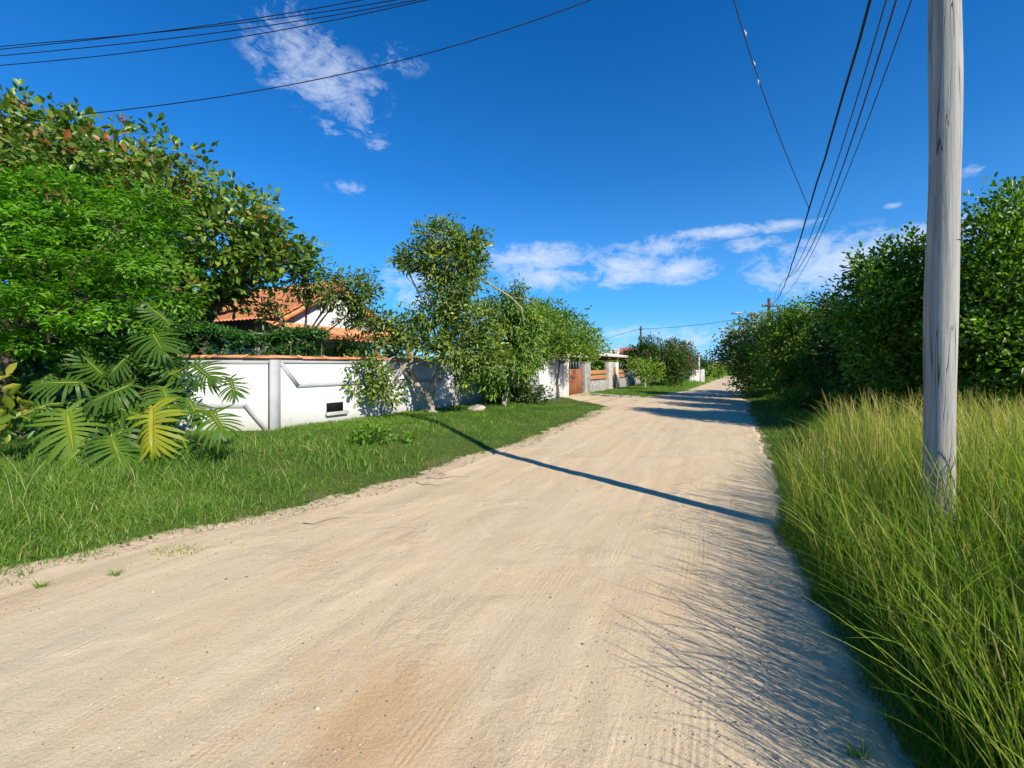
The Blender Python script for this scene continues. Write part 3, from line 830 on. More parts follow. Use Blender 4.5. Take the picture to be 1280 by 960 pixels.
def house():
    Lp, Rp = at(363, 392, 15.0), at(475, 389, 18.9)
    zE = 3.5; W = np.linalg.norm((Rp - Lp)[:2]); Lp[2] = zE; Rp = Lp + U * W
    mid = Lp + U * W / 2
    rise = 1.3; apex = mid + UP * rise
    depth = 7.5
    root = thing('tiled_house', mid * [1, 1, 0], 'white gabled house with orange tiled roof behind the long wall', 'house')
    m = MB()
    ins = .25
    a_, b2 = Lp + U * ins - NN * .3, Rp - U * ins - NN * .3
    m.prism([a_ * [1, 1, 0] - UP * .2, b2 * [1, 1, 0] - UP * .2, b2 + UP * .02, apex - NN * .3 - UP * .1, a_ + UP * .02], -NN * .25)
    m.box(a_ * [1, 1, 0] - NN * .25 - UP * .2, U * .2, -NN * (depth - .9), UP * (zE + .15))
    m.box(b2 * [1, 1, 0] - NN * .25 - UP * .2, -U * .2, -NN * (depth - .9), UP * (zE + .15))
    m.build('wall', M['white'], root)
    r = MB()
    for sgn, corner in ((-1, Lp), (1, Rp)):
        over = U * sgn * .55 - UP * .55 * rise / (W / 2)
        low = corner + over
        B = low - apex; lb = np.linalg.norm(B); B = B / lb
        nrm = unit(np.cross(NN, B)); nrm = nrm if nrm[2] > 0 else -nrm
        tile_roof(r, apex + nrm * .03 + NN * .15, -NN, B, nrm, depth, lb)
    r.build('roof', M['tile'], root)
    r = MB()
    for i in range(int(depth / .4)):
        p = apex + NN * (.15 - i * .4) + UP * .09
        r.tube([p, p - NN * .43 + UP * .015], [.11, .1], 10)
    r.build('ridge_tiles', M['tile'], root, True)
    f = MB()
    for corner in (Lp - U * .55 - UP * .55 * rise / (W / 2), Rp + U * .55 - UP * .55 * rise / (W / 2)):
        q = corner - apex
        f.box(apex + NN * .02 - UP * .2, q, NN * .05, UP * .17)
    f.build('barge_board', M['tile'], root)
    # porch roof in front of the gable
    r = MB(); O = Lp - U * .9 + UP * (-.42); B = unit(NN * 1.0 - UP * .32); nrm = unit(UP + NN * .32)
    tile_roof(r, O + NN * -.05, U, B, nrm, W + 1.6, 2.1)
    r.build('porch_roof', M['tile'], root)
    p = MB(); p.box(Lp - U * .7 + NN * 1.75 - UP * .98, U * (W + 1.2), NN * .12, UP * .16); p.build('porch_beam', M['wood'], root)
    for t in (.4, 2.2, 4.0):
        p = MB(); q = Lp + U * t + NN * 1.75; q[2] = -.1; p.box(q, U * .16, NN * .16, UP * 2.65); p.build('porch_post', M['wood'], root, bevel=.01)
    # lower wing to the left
    r = MB(); O = Lp - U * .9 - NN * .3 + UP * .1
    B = unit(-U * 1.0 - UP * .33); nrm = unit(UP - U * .33)
    tile_roof(r, O + NN * .5, -NN, B, nrm, 7.2, 2.6)
    r.build('wing_roof', M['tile'], root)
    w = MB(); q = Lp - U * 2.9 - NN * .2; q[2] = -.2; w.box(q, U * 2.9, -NN * 6.4, UP * 2.9); w.build('wing_wall', M['white'], root)
house()

# clipped hedge just behind the wall
def box_hedge(name, label, px0, px1, t_off, z0, z1, seed):
    a_, b2 = K + np.array([-2.6, .35, 0]), wl(1.6, 0, -.75)
    root = thing(name, (a_ + b2) / 2 * [1, 1, 0], label, 'hedge')
    n = 420
    f = rng.random(n); C = a_ + (b2 - a_) * f[:, None]
    C[:, 1] += rng.uniform(0, .7, n); C[:, 2] = np.where(rng.random(n) < .45, z1 - .08 * rng.random(n), rng.uniform(z0, z1, n)) + .09 * np.sin(f * 9)
    per = 42; ci = np.repeat(np.arange(n), per); m = n * per
    P = C[ci] + rand_unit(m) * rng.random((m, 1)) * .15
    V, Fq = leaf_geo(P, unit(rand_unit(m) + [0, -.4, .5]), unit(rand_unit(m) * .7 + [0, -.4, .8]), rng.uniform(.045, .08, m), rng.uniform(.028, .045, m))
    np_mesh('leaves', V, [Fq], M['hedge_leaf'], root, attrs={'tint': np.repeat(np.clip(rng.normal(.45, .2, m), 0, 1), 6)})
    mb = MB()
    for k in range(9):
        q = a_ + (b2 - a_) * (k + .5) / 9 + [0, .35, 0]; mb.tube([q - UP * .1, q + UP * 1.0, q + UP * (z1 - .2) + [.1, 0, 0]], [.03, .025, .012], 5)
    mb.build('stem', M['bark'], root)
box_hedge('clipped_hedge', 'dense clipped green hedge rising above the coping of the white wall', 250, 360, 0, 1.2, 2.36, 3)

# ------------------------------------------------------------------ left trees
SUNUP = None
b_ = np.array([-7.9, 10.8, 0])
tree('almond_tree', 'large tree with broad leaves and reddish tips towering over the white wall', 'tree', b_,
     [b_, b_ + [.1, 0, 1.2], b_ + [.3, -.1, 2.6]], .2,
     [lob(20, 206, 10.5, 80, 74, 1.6), lob(118, 222, 10.2, 70, 68, 1.5), lob(207, 246, 10.0, 62, 66, 1.4), lob(290, 286, 10.3, 55, 52, 1.2), lob(345, 322, 10.4, 44, 36, .9), lob(322, 300, 10.4, 30, 34, .8), lob(378, 338, 10.6, 20, 18, .5),
      lob(-80, 245, 10.5, 90, 80, 1.6), lob(60, 310, 10.6, 80, 60, 1.4), lob(150, 320, 10.4, 80, 60, 1.4), lob(235, 345, 10.5, 70, 45, 1.2), lob(285, 362, 10.7, 40, 22, .8), (at(120, 240, 12.6), np.array([2.4, 1.6, 1.9])), lob(215, 395, 10.9, 50, 24, .8)],
     'almond_leaf', L=.165, W=.1, lai=2.7, per=15, cr=.24, red=.12, frac=.3, twig=.014)

b_ = np.array([-8.4, 7.4, .25])
tree('feathery_tree', 'bright green feathery leaved tree spreading in flat layers at the left edge', 'tree', b_,
     [b_, b_ + [-.2, -.1, 1.0], b_ + [.1, -.2, 1.9]], .13,
     [lob(60, 245, 6.9, 85, 24, .9), lob(30, 285, 6.6, 90, 24, .9), lob(150, 290, 6.7, 80, 24, .8), lob(60, 330, 6.3, 95, 24, .9), lob(180, 335, 6.6, 62, 20, .7), lob(110, 372, 6.2, 80, 20, .8), lob(20, 395, 6.0, 70, 22, .8), lob(160, 402, 6.3, 55, 18, .7), lob(190, 255, 7.2, 50, 20, .7),
      lob(60, 430, 6.5, 70, 16, .7), lob(-90, 300, 6.6, 90, 60, 1), lob(-100, 400, 6.5, 80, 40, 1), lob(215, 372, 6.6, 32, 18, .5), lob(90, 265, 7.4, 90, 40, .8), lob(100, 350, 7.2, 100, 50, .8)],
     'feather_leaf', L=.095, W=.036, lai=1.9, per=34, cr=.24, flat=True, frac=.12, twig=.01)

b_ = gp(350, 520, .2); b_ = np.array([-5.6, 10.9, 0])
tree('garden_tree', 'small tree behind the wall with a dark leafy branch across the gable', 'tree', b_,
     [b_, b_ + [.1, 0, 1.1], b_ + [.35, .05, 2.2]], .09,
     [lob(385, 350, 11, 34, 22, .6), lob(440, 352, 11, 30, 17, .5), lob(452, 368, 11, 20, 20, .4), lob(415, 374, 11, 36, 15, .5), lob(342, 392, 11, 18, 18, .4), lob(348, 425, 11.2, 24, 14, .4)],
     'frangipani_leaf', L=.13, W=.05, lai=1.5, per=12, cr=.17, droop=.35, tb=-.12)

b_ = np.array([-8.6, 9.6, 0])
tree('dark_filler_shrub', 'added dark filler shrub behind the white wall under the bright feathery tree', 'shrub', b_, [b_, b_ + [0, 0, .6], b_ + [0, 0, 1.1]], .06,  # added filler; dark leaves stand in for shade under the feathery tree
     [lob(20, 425, 9.6, 60, 34, .6), lob(110, 430, 9.6, 60, 32, .6), lob(190, 430, 9.8, 50, 30, .6), lob(-60, 420, 9.6, 60, 40, .6), lob(235, 415, 10.2, 26, 24, .5), lob(120, 395, 10.5, 90, 30, .7)], 'dark_leaf', L=.15, W=.07, lai=2.0, per=16, cr=.2, frac=.15, twig=.008)

b_ = np.array([-6.6, 7.5, .28])
tree('dark_undergrowth', 'dark dense bush against the white wall behind the split leaf plant', 'shrub', b_, [b_, b_ + [0, 0, .4], b_ + [0, 0, .8]], .05,
     [lob(20, 470, 7.6, 50, 36, .5), lob(90, 455, 7.5, 56, 36, .5), lob(150, 470, 7.4, 44, 40, .5), lob(195, 455, 7.3, 30, 34, .4), lob(60, 530, 7.3, 50, 34, .5), lob(130, 530, 7.2, 46, 36, .5), lob(190, 505, 7.2, 26, 30, .4), lob(-40, 490, 7.6, 50, 50, .5), lob(222, 470, 7.4, 18, 26, .35)], 'hedge_leaf', L=.12, W=.055, lai=2.0, per=16, cr=.16, frac=.15, twig=.008)

# leaning pale-trunked tree outside the wall
b_ = gp(541, 519, .26); b_[2] = float(zg(b_[0], b_[1])) - .05
f1 = at(536, 500, b_[1])
def ext(mb):
    Yb = b_[1]
    mb.tube([f1, at(520, 480, Yb), at(503, 460, Yb - .1), at(492, 445, Yb - .2), at(470, 425, Yb - .2)], [.1, .085, .075, .06, .03], 9, .06)
    mb.tube([f1, at(540, 485, Yb + .1), at(548, 465, Yb + .1), at(556, 430, Yb), at(560, 380, Yb), at(560, 330, Yb)], [.12, .11, .095, .07, .055, .03], 9, .06)
    mb.tube([at(520, 480, Yb), at(512, 455, Yb - .3), at(525, 430, Yb - .3)], [.06, .045, .03], 8, .05)
    mb.tube([at(556, 430, Yb), at(585, 405, Yb), at(592, 380, Yb)], [.05, .04, .02], 8, .05)
    # dead grey branch sticking out to the right
    mb.tube([at(575, 330, Yb), at(598, 345, Yb), at(620, 360, Yb), at(638, 371, Yb), at(652, 385, Yb), at(655, 408, Yb)], [.028, .026, .024, .02, .016, .01], 6)
    mb.tube([at(638, 371, Yb), at(660, 375, Yb), at(672, 384, Yb)], [.012, .01, .006], 5)
Yt = 11.4
tree('leaning_tree', 'grey green tree with forked pale trunk leaning out over the verge', 'tree', b_,
     [b_, (b_ + f1) / 2 + [.02, 0, 0], f1], .13,
     [lob(556, 300, Yt, 34, 22, .7), lob(586, 312, Yt, 24, 22, .6), lob(522, 322, Yt, 26, 15, .45), lob(505, 330, Yt, 14, 10, .3), lob(556, 332, Yt, 40, 24, .7), lob(590, 342, Yt, 20, 22, .5), lob(562, 362, Yt, 34, 18, .6), lob(572, 386, Yt, 30, 18, .6), lob(540, 398, Yt, 26, 16, .5), lob(592, 404, Yt, 34, 22, .7),
      lob(510, 408, Yt, 26, 18, .6), lob(468, 402, Yt, 32, 12, .5), lob(436, 398, Yt - .1, 18, 7, .35), lob(488, 430, Yt, 24, 13, .5), lob(455, 470, Yt - .9, 34, 20, .5), lob(432, 486, Yt - .9, 20, 18, .4), lob(482, 490, Yt - .9, 22, 16, .4), lob(530, 426, Yt - .2, 32, 14, .6), lob(572, 436, Yt - .3, 40, 22, .7), lob(582, 468, Yt + .1, 18, 16, .5), lob(606, 440, Yt, 32, 28, .6), lob(553, 280, Yt, 12, 9, .3)],
     'frangipani_leaf', bark='pale_bark', L=.135, W=.056, lai=2.7, per=15, cr=.18, droop=.25, extra=ext, frac=.2, twig=.008, thin=.4, fork=at(552, 440, b_[1]))

b_ = gp(630, 512, .2); b_[2] = float(zg(b_[0], b_[1])) - .05; Yt = b_[1] - .2
tree('drooping_tree', 'drooping mid green tree with hanging branches right of the leaning tree', 'tree', b_,
     [b_, b_ + [.1, 0, .7], b_ + [.15, 0, 1.3]], .09,
     [lob(632, 392, Yt, 34, 28, .7), lob(655, 405, Yt, 30, 30, .7), lob(620, 425, Yt, 36, 28, .8), lob(656, 432, Yt, 28, 36, .8), lob(634, 462, Yt - .3, 38, 28, .9), lob(605, 470, Yt - .2, 26, 26, .6), lob(648, 366, Yt, 8, 16, .2), lob(632, 362, Yt, 6, 10, .2)],
     'droopy_leaf', bark='pale_bark', L=.15, W=.05, lai=2.2, per=15, cr=.2, droop=.8, frac=.2, twig=.009)

b_ = gp(640, 510, .12); b_[2] = float(zg(b_[0], b_[1]))
tree('low_shrub', 'rounded dark shrub with small glossy leaves at the foot of the white wall', 'shrub', b_, [b_, b_ + [0, 0, .3], b_ + [0, 0, .5]], .04,
     [lob(625, 497, b_[1], 26, 14, .5), lob(660, 492, b_[1] + .3, 30, 16, .6), lob(640, 480, b_[1] + .2, 26, 14, .5)],
     'dark_leaf', L=.11, W=.06, lai=2.6, per=14, cr=.14, frac=.2, twig=.006)

b_ = np.array([-1.7, 13.0, 0])
tree('garden_palm_shrub', 'arching yellow green shrub behind the coping beside the wooden porch post', 'shrub', at(430, 470, 12.5) * [1, 1, 0], [at(430, 470, 12.5) * [1, 1, 0], at(430, 460, 12.5), at(432, 445, 12.5)], .05,
     [lob(425, 436, 12.5, 22, 10, .4), lob(450, 432, 12.5, 18, 9, .4), lob(382, 436, 12.4, 14, 12, .4)], 'olive_leaf', L=.2, W=.035, lai=2.2, per=12, cr=.15, droop=.5, frac=.2, twig=.006)

b_ = gp(698, 499, .0)
tree('flat_topped_tree', 'slim trunked tree with flat yellow green crown in front of the white wall', 'tree', b_, [b_, b_ + [-.05, 0, .9], b_ + [.05, 0, 1.75]], .06,
     [lob(690, 418, 20.2, 26, 18, 1), lob(716, 424, 20.2, 28, 16, 1), lob(738, 434, 20.6, 14, 9, .7), lob(702, 438, 19.8, 30, 9, .8), lob(672, 405, 20.5, 22, 24, 1), lob(728, 440, 20.3, 20, 7, .7), lob(680, 392, 21, 18, 14, .8), lob(757, 437, 21.5, 7, 4, .4)],
     'olive_leaf', L=.14, W=.07, lai=2.2, per=14, cr=.26, frac=.2, twig=.012)
b_ = np.array([2.0, 26.5, 0])
tree('back_garden_tree', 'dark green rounded tree behind the white wall and flat topped tree', 'tree', b_, [b_, b_ + [0, 0, 1], b_ + [.1, 0, 2]], .14,
     [lob(684, 398, 25, 30, 22, 1.4), lob(712, 412, 25, 28, 20, 1.4), lob(738, 428, 25.5, 16, 12, 1), lob(660, 410, 25, 36, 30, 1.5), lob(700, 440, 25.5, 40, 16, 1.4)],
     'mid_leaf', L=.17, W=.09, lai=2.3, per=14, cr=.3, frac=.2, twig=.014)

# shrubs by the rail fence
def shrub(name, label, px, py, lobes, leaf, r0=.06, bark='bark', trunk=.9, group=None, **kw):
    b_ = gp(px, py)
    d = dict(L=.16, W=.08, lai=2.4, per=14, cr=.28, frac=.25, twig=.014); d.update(kw)
    return tree(name, label, 'shrub', b_, [b_, b_ + [.05, 0, trunk * .5], b_ + [0, 0, trunk]], r0, lobes, leaf, bark=bark, group=group, **d)
sh = 'shrubs in front of the rail fence'
shrub('small_tree', 'small yellow green tree on pale stems standing on the far lawn', 806, 486, [lob(800, 458, 29, 12, 9, .8), lob(818, 462, 29, 12, 9, .8), lob(806, 468, 29, 16, 8, .8), lob(792, 454, 29, 6, 5, .5)], 'olive_leaf', .07, 'pale_bark', 1.0, sh, tb=.2)
shrub('dark_shrub', 'big dark green shrub leaning over the picket fence', 826, 483, [lob(808, 446, 33, 22, 16, 1.4), lob(832, 452, 33, 22, 24, 1.4), lob(845, 462, 33, 16, 20, 1.2), lob(812, 432, 33, 14, 12, 1), lob(790, 450, 33.5, 12, 14, 1)], 'dark_leaf', .08, 'bark', 1.1, sh, tb=.15)
shrub('flowering_shrub', 'tall shrub with pinkish red bloom among its leaves beside the road', 850, 481, [lob(845, 436, 37, 14, 12, 1), lob(858, 444, 37, 12, 14, 1), lob(850, 458, 37, 16, 18, 1.2), lob(862, 460, 37, 8, 12, .8), lob(838, 450, 37, 12, 16, 1)], 'pink_leaf', .07, 'bark', 1.0, sh)
shrub('far_bush', 'green bush behind the pale far wall and post', 878, 472, [lob(874, 456, 62, 14, 10, 2), lob(886, 460, 62, 8, 7, 1.5), lob(868, 462, 62, 10, 8, 2)], 'dark_leaf', .1, 'bark', 1.0, None, L=.3, W=.16, cr=.4)
for i, (px, py, Y, rx, rz, lf, lab) in enumerate([(893, 466, 55, 13, 5.5, 'olive_leaf', 'low bright green bush past the pale far wall'), (912, 464, 75, 12, 8, 'mid_leaf', 'farthest low bush where the road meets the sky'), (903, 459, 80, 6, 7, 'olive_leaf', 'far pale green tree beside the small far roof'),
                                                  (740, 452, 46, 30, 10, 'mid_leaf', 'dark tree mass behind the open porch'), (775, 452, 48, 14, 8, 'dark_leaf', 'dark tree below the far red roof')]):
    b_ = np.array([(px - 640) / F * Y, Y, 0])
    tree('far_tree' if i > 1 else 'far_bush', lab, 'tree' if i > 1 else 'shrub', b_, [b_, b_ + [0, 0, .4], b_ + [0, 0, .9]], .1, [lob(px, py, Y, rx, rz, rx * Y / F), lob(px - rx * .6, py + 2, Y, rx * .6, rz * .8), lob(px + rx * .6, py + 1, Y, rx * .6, rz * .9)], lf,
         L=.34, W=.18, lai=2.4, per=12, cr=.45, frac=.15, twig=.02)

# ------------------------------------------------------------------ right trees
rt = 'row of trees along the right of the road'
def rtree(label, tx, ty, r0, lobes, leaf, **kw):
    b_ = np.array([tx, ty, float(zg(tx, ty)) - .05])
    c = np.mean([l_[0] for l_ in lobes], axis=0)
    top = b_ + (c - b_) * np.array([.35, .35, 0]) + [0, 0, max(.8, (c[2]) * .5)]
    d = dict(L=.12, W=.062, lai=2.5, per=34, cr=.32, frac=.3, twig=.014); d.update(kw)
    return tree('roadside_tree', label, 'tree', b_, [b_, (b_ + top) / 2 + [.08, .05, 0], top], r0, lobes, leaf, group=rt, **d)
rtree('roadside tree with red brown leaf tips, farthest along the right row', 13.8, 22.5, .13,
      [lob(928, 425, 22, 24, 22, 1.5), lob(955, 405, 21, 26, 18, 1.4), lob(918, 446, 22, 20, 18, 1.3), lob(940, 455, 22, 28, 26, 1.6), lob(962, 440, 21, 30, 30, 1.6), lob(938, 480, 22, 22, 18, 1.2)], 'red_tip_leaf', red=.3, L=.15, W=.085, tb=.1)
rtree('mid green roadside tree next to the red tipped one', 12.0, 17.0, .13,
      [lob(985, 402, 18, 26, 20, 1.3), lob(1010, 396, 17.5, 28, 16, 1.2), lob(975, 435, 18, 36, 34, 1.5), lob(1020, 430, 17, 40, 34, 1.5), lob(990, 470, 17.5, 36, 22, 1.3), lob(1030, 468, 17, 36, 22, 1.3)], 'mid_leaf', red=.08)
rtree('dark roadside tree with rounded top between taller neighbours', 11.2, 13.2, .12,
      [lob(1052, 392, 14, 30, 24, 1.0), lob(1080, 400, 13.5, 34, 34, 1.2), lob(1050, 430, 14, 38, 34, 1.2), lob(1090, 445, 13.5, 46, 36, 1.3), lob(1065, 478, 14, 42, 22, 1.2)], 'dark_leaf')
rtree('bright topped roadside tree directly left of the wooden pole', 10.2, 10.3, .14,
      [lob(1095, 345, 10.8, 34, 28, .8), lob(1135, 325, 10.5, 36, 28, .9), lob(1110, 375, 10.5, 48, 40, 1.1), lob(1160, 350, 10.3, 40, 44, 1.0), lob(1090, 415, 10.8, 44, 36, 1.0), lob(1145, 415, 10.2, 60, 46, 1.2), lob(1130, 465, 10.4, 60, 30, 1.1), lob(1190, 395, 10, 40, 60, 1.1)], 'mid_leaf')
rtree('tallest roadside tree to the right of the wooden pole', 11.4, 8.9, .17,
      [lob(1232, 300, 9, 46, 40, .9), lob(1275, 268, 9, 46, 34, .9), lob(1250, 340, 8.8, 56, 46, 1.0), lob(1310, 310, 9, 56, 60, 1.1), lob(1230, 390, 8.8, 56, 50, 1.0), lob(1295, 390, 8.8, 66, 56, 1.1), lob(1250, 445, 8.9, 60, 40, 1.0), lob(1320, 450, 8.8, 60, 44, 1.0), lob(1390, 360, 9, 70, 100, 1.2), lob(1450, 300, 8.6, 80, 90, 1.4), lob(1480, 420, 8.4, 90, 80, 1.4), lob(1560, 330, 7.8, 100, 110, 1.5), lob(1680, 330, 7.0, 120, 120, 1.5), lob(1690, 470, 7.0, 120, 80, 1.4)], 'mid_leaf')  # outer crown lobes, out of view, added to block sun from the lower row
rtree('dark tree filling the gap behind the wooden pole and its neighbours', 14.5, 11.5, .16,
      [lob(1180, 400, 12.5, 60, 60, 1.6), lob(1230, 420, 12, 60, 70, 1.6), lob(1280, 400, 12, 60, 90, 1.6), lob(1130, 440, 13.5, 60, 50, 1.6), lob(1340, 380, 12, 80, 100, 1.8), lob(1200, 470, 12.5, 70, 30, 1.5)], 'dark_leaf', L=.18, W=.09)
rtree('dark tree deep behind the shaded roadside grass', 17.5, 19.0, .16,
      [lob(1040, 440, 22, 50, 40, 2.0), lob(1090, 430, 20, 60, 50, 2.0), lob(1000, 450, 24, 50, 36, 2.2), lob(1140, 440, 18, 60, 60, 2.0), lob(1060, 480, 20, 70, 22, 2.0)], 'dark_leaf', L=.22, W=.11)
# undergrowth below the row
for i, (px, py, Y, rx, rz, lab) in enumerate([(1010, 500, 15, 40, 16, 'low leafy bush in shade under the middle of the tree row'), (1065, 505, 12.2, 36, 18, 'low leafy bush in shade left of the wooden pole'), (1125, 500, 10.5, 40, 24, 'leafy undergrowth in shade just left of the wooden pole'), (1240, 490, 9.0, 46, 30, 'leafy undergrowth in shade right of the wooden pole')]):
    b_ = np.array([(px - 640) / F * Y, Y, .1])
    tree('undergrowth_bush', lab, 'shrub', b_, [b_, b_ + [0, 0, .25], b_ + [0, 0, .5]], .03, [lob(px, py, Y, rx, rz, .7), lob(px + rx * .6, py + 4, Y + .4, rx * .7, rz * .8, .7)], 'mid_leaf', group='bushes under the tree row', L=.1, W=.055, lai=2.0, per=14, cr=.16, frac=.2, twig=.006)

# broad bladed plant in the right grass, yellow shrub at the left edge
b_ = np.array([3.55, 2.95, .1])
b_ = gp(1268, 640, .1)
root = thing('blade_plant', b_, 'broad bladed bright green plant in the tall grass at the right edge', 'plant')
mb = MB()
Vv, Ff, Tt = blades(np.repeat(b_[None], 26, 0) + rng.normal(0, .08, (26, 3)) * [1, 1, 0], rng.uniform(.5, .95, 26), rng.normal(0, .16, (26, 2)), rng.uniform(.03, .045, 26), 6, rng.uniform(.3, .9, 26))
np_mesh('leaves', Vv, [Ff], M['weed'], root, attrs={'tint': Tt})
mb.tube([b_ - UP * .05, b_ + UP * .15], [.03, .02], 6); mb.build('stem', M['weed'], root)

b_ = gp(-4, 588, .3)
tree('yellow_shrub', 'yellowing broad leaved shrub cut by the left picture edge', 'shrub', b_, [b_, b_ + [0, 0, .25], b_ + [.02, 0, .45]], .025,
     [lob(8, 490, 5.4, 24, 18, .25), lob(10, 520, 5.3, 22, 18, .25), lob(-25, 505, 5.4, 34, 30, .3)], 'yellow_leaf', L=.19, W=.085, lai=1.4, per=7, cr=.13, droop=.5, frac=.6, twig=.007)

# ------------------------------------------------------------------ split-leaf plant
def split_leaf(base, D, N, L, W, nf=9):
    """deeply cut blade; returns V, faces, tint, midrib points"""
    D = unit(D); S = unit(np.cross(D, N)); N = np.cross(S, D)
    def P(a_, b2, c): return base + D * (a_ * L) + S * (b2 * W) + N * (c * L)
    rib = lambda a_: -.10 * max(a_, -.2) ** 2 - .02
    V, Fs, T = [], [], []
    for sg in (-1, 1):
        wob = rng.normal(0, 1, nf + 5)
        for i in range(nf + 5):
            f = i / (nf + 4)
            a0 = -.02 + .9 * f
            ang = math.radians(138 - 122 * f ** .75) + random.uniform(-.06, .06)
            ln = (.38 + .22 * math.sin(math.pi * min(1, f * .95 + .12)) - .08 * f ** 3) * random.uniform(.9, 1.08)
            if f > .9: ln *= .75
            hw = .037 * (1 - .2 * f)
            dx, dy = math.cos(ang), math.sin(ang)
            px_, py_ = -dy, dx
            st = len(V)
            wid = [1.25, 1.0, 1.05, 1.15, .95, .25]
            for k, wv in enumerate(wid):
                q = k / 5; l_ = ln * q
                cv = .12 * q * q      # fingers sweep forward
                ax = a0 + dx * l_ + cv * (1 if f < .8 else 0) * .6; bx = dy * l_
                droop = -(.3 + .12 * wob[i]) * q * q + .10 * q + rib(a0)
                w = hw * wv
                V.append(P(ax + px_ * w, sg * (bx + py_ * w) / .5 * .5 * L / W, droop)); V.append(P(ax - px_ * w, sg * (bx - py_ * w) * L / W, droop))
                tt = .42 - .05 * q + random.uniform(-.06, .06) + (.22 * (1 - q) ** 3)
                T += [tt, tt]
            for k in range(5): Fs.append([st + 2 * k, st + 2 * k + 1, st + 2 * k + 3, st + 2 * k + 2])
        # web joining the finger roots
        st = len(V); m = 10
        for k in range(m):
            f = k / (m - 1); a0 = -.05 + .93 * f; wb = .06 * math.sin(math.pi * min(1, .18 + .75 * f)) * (1 - .35 * f)
            V.append(P(a0, 0, rib(a0))); V.append(P(a0 + .03, sg * wb * L / W, rib(a0) + .022)); T += [.7, .5]
        for k in range(m - 1): Fs.append([st + 2 * k, st + 2 * k + 1, st + 2 * k + 3, st + 2 * k + 2])
    ribp = [P(f, 0, rib(f) + .006) for f in np.linspace(-.02, .92, 7)]
    return np.array(V), np.array(Fs), np.array(T), ribp

def philodendron():
    c = gp(122, 566, .28); c[2] = float(zg(c[0], c[1]))
    root = thing('split_leaf_plant', c, 'huge plant with deeply cut glossy yellow green leaves by the white wall', 'plant')
    top = c + np.array([.1, .05, .42])
    mb = MB(); mb.tube([c - UP * .1, c + [0, 0, .15], c + [.06, .03, .3], top], [.13, .12, .11, .07], 10, .16)
    for k in range(16):
        a_ = rng.uniform(0, 6.28); mb.tube([c + [0, 0, .3], c + [math.cos(a_) * .16, math.sin(a_) * .16, .2], c + [math.cos(a_) * .22, math.sin(a_) * .22, 0]], [.012, .01, .008], 5)
    mb.build('stem', M['bark'], root, True)
    specs = [(84, 516, 104, 566, 5.5, 1.0), (190, 512, 196, 566, 5.5, .95), (150, 540, 112, 580, 5.4, .85), (262, 514, 292, 540, 5.7, .8), (243, 456, 283, 482, 6.0, .75), (188, 412, 216, 444, 6.2, .85),
             (98, 478, 40, 476, 5.9, .75), (160, 482, 122, 500, 5.8, .75), (288, 474, 303, 500, 6.1, .55), (60, 506, 22, 522, 5.6, .8), (222, 468, 196, 440, 6.3, .6), (140, 548, 168, 588, 5.3, .8), (205, 486, 226, 528, 5.8, .75),
             (210, 402, 186, 376, 6.4, .6), (110, 552, 82, 586, 5.4, .7), (236, 500, 262, 530, 5.9, .6), (130, 470, 110, 440, 6.3, .7), (170, 460, 178, 420, 6.4, .7), (228, 548, 250, 574, 5.8, .55), (178, 520, 150, 506, 5.9, .6),
             (120, 505, 90, 540, 6.2, .8), (150, 500, 175, 540, 6.2, .8), (170, 560, 150, 598, 5.4, .7), (90, 545, 50, 570, 5.6, .7), (200, 440, 230, 470, 6.4, .7), (165, 440, 140, 470, 6.4, .7), (215, 540, 240, 575, 6.0, .7), (120, 450, 80, 455, 6.4, .6), (60, 470, 35, 500, 6.2, .6)]
    for (ax, ay, bx, by, Yd, s) in specs:
        if ax < 75: s *= .7
        A, B = at(ax, ay, Yd), at(bx, by, Yd - .12)
        D = unit(B - A + np.array([0, -.12, 0])); L = .66 * s
        N = unit(np.array([.25, -.7, .75]) + rng.normal(0, .3, 3))
        V, Fs, T, rib = split_leaf(A, D, N, L, L, 8)
        yel_shade = rng.normal(0, .13) + (.08 if by > 500 and Yd < 5.95 else -.14)  # yellowing plus interior shade put into tint: front leaves lighter, back ones darker
        leaf = np_mesh('leaf', V, [Fs], M['philo'], root, attrs={'tint': np.clip(T + yel_shade, 0, 1)})
        mb = MB()
        midp = (top + A) / 2 + np.array([0, .05, .18])
        mb.tube([top, midp, A - D * .03] , [.013, .01, .008], 6)
        mb.tube(rib, [.008, .008, .007, .006, .005, .004, .003], 5)
        mb.build('stalk', M['philo_stalk'], leaf, True)
philodendron()

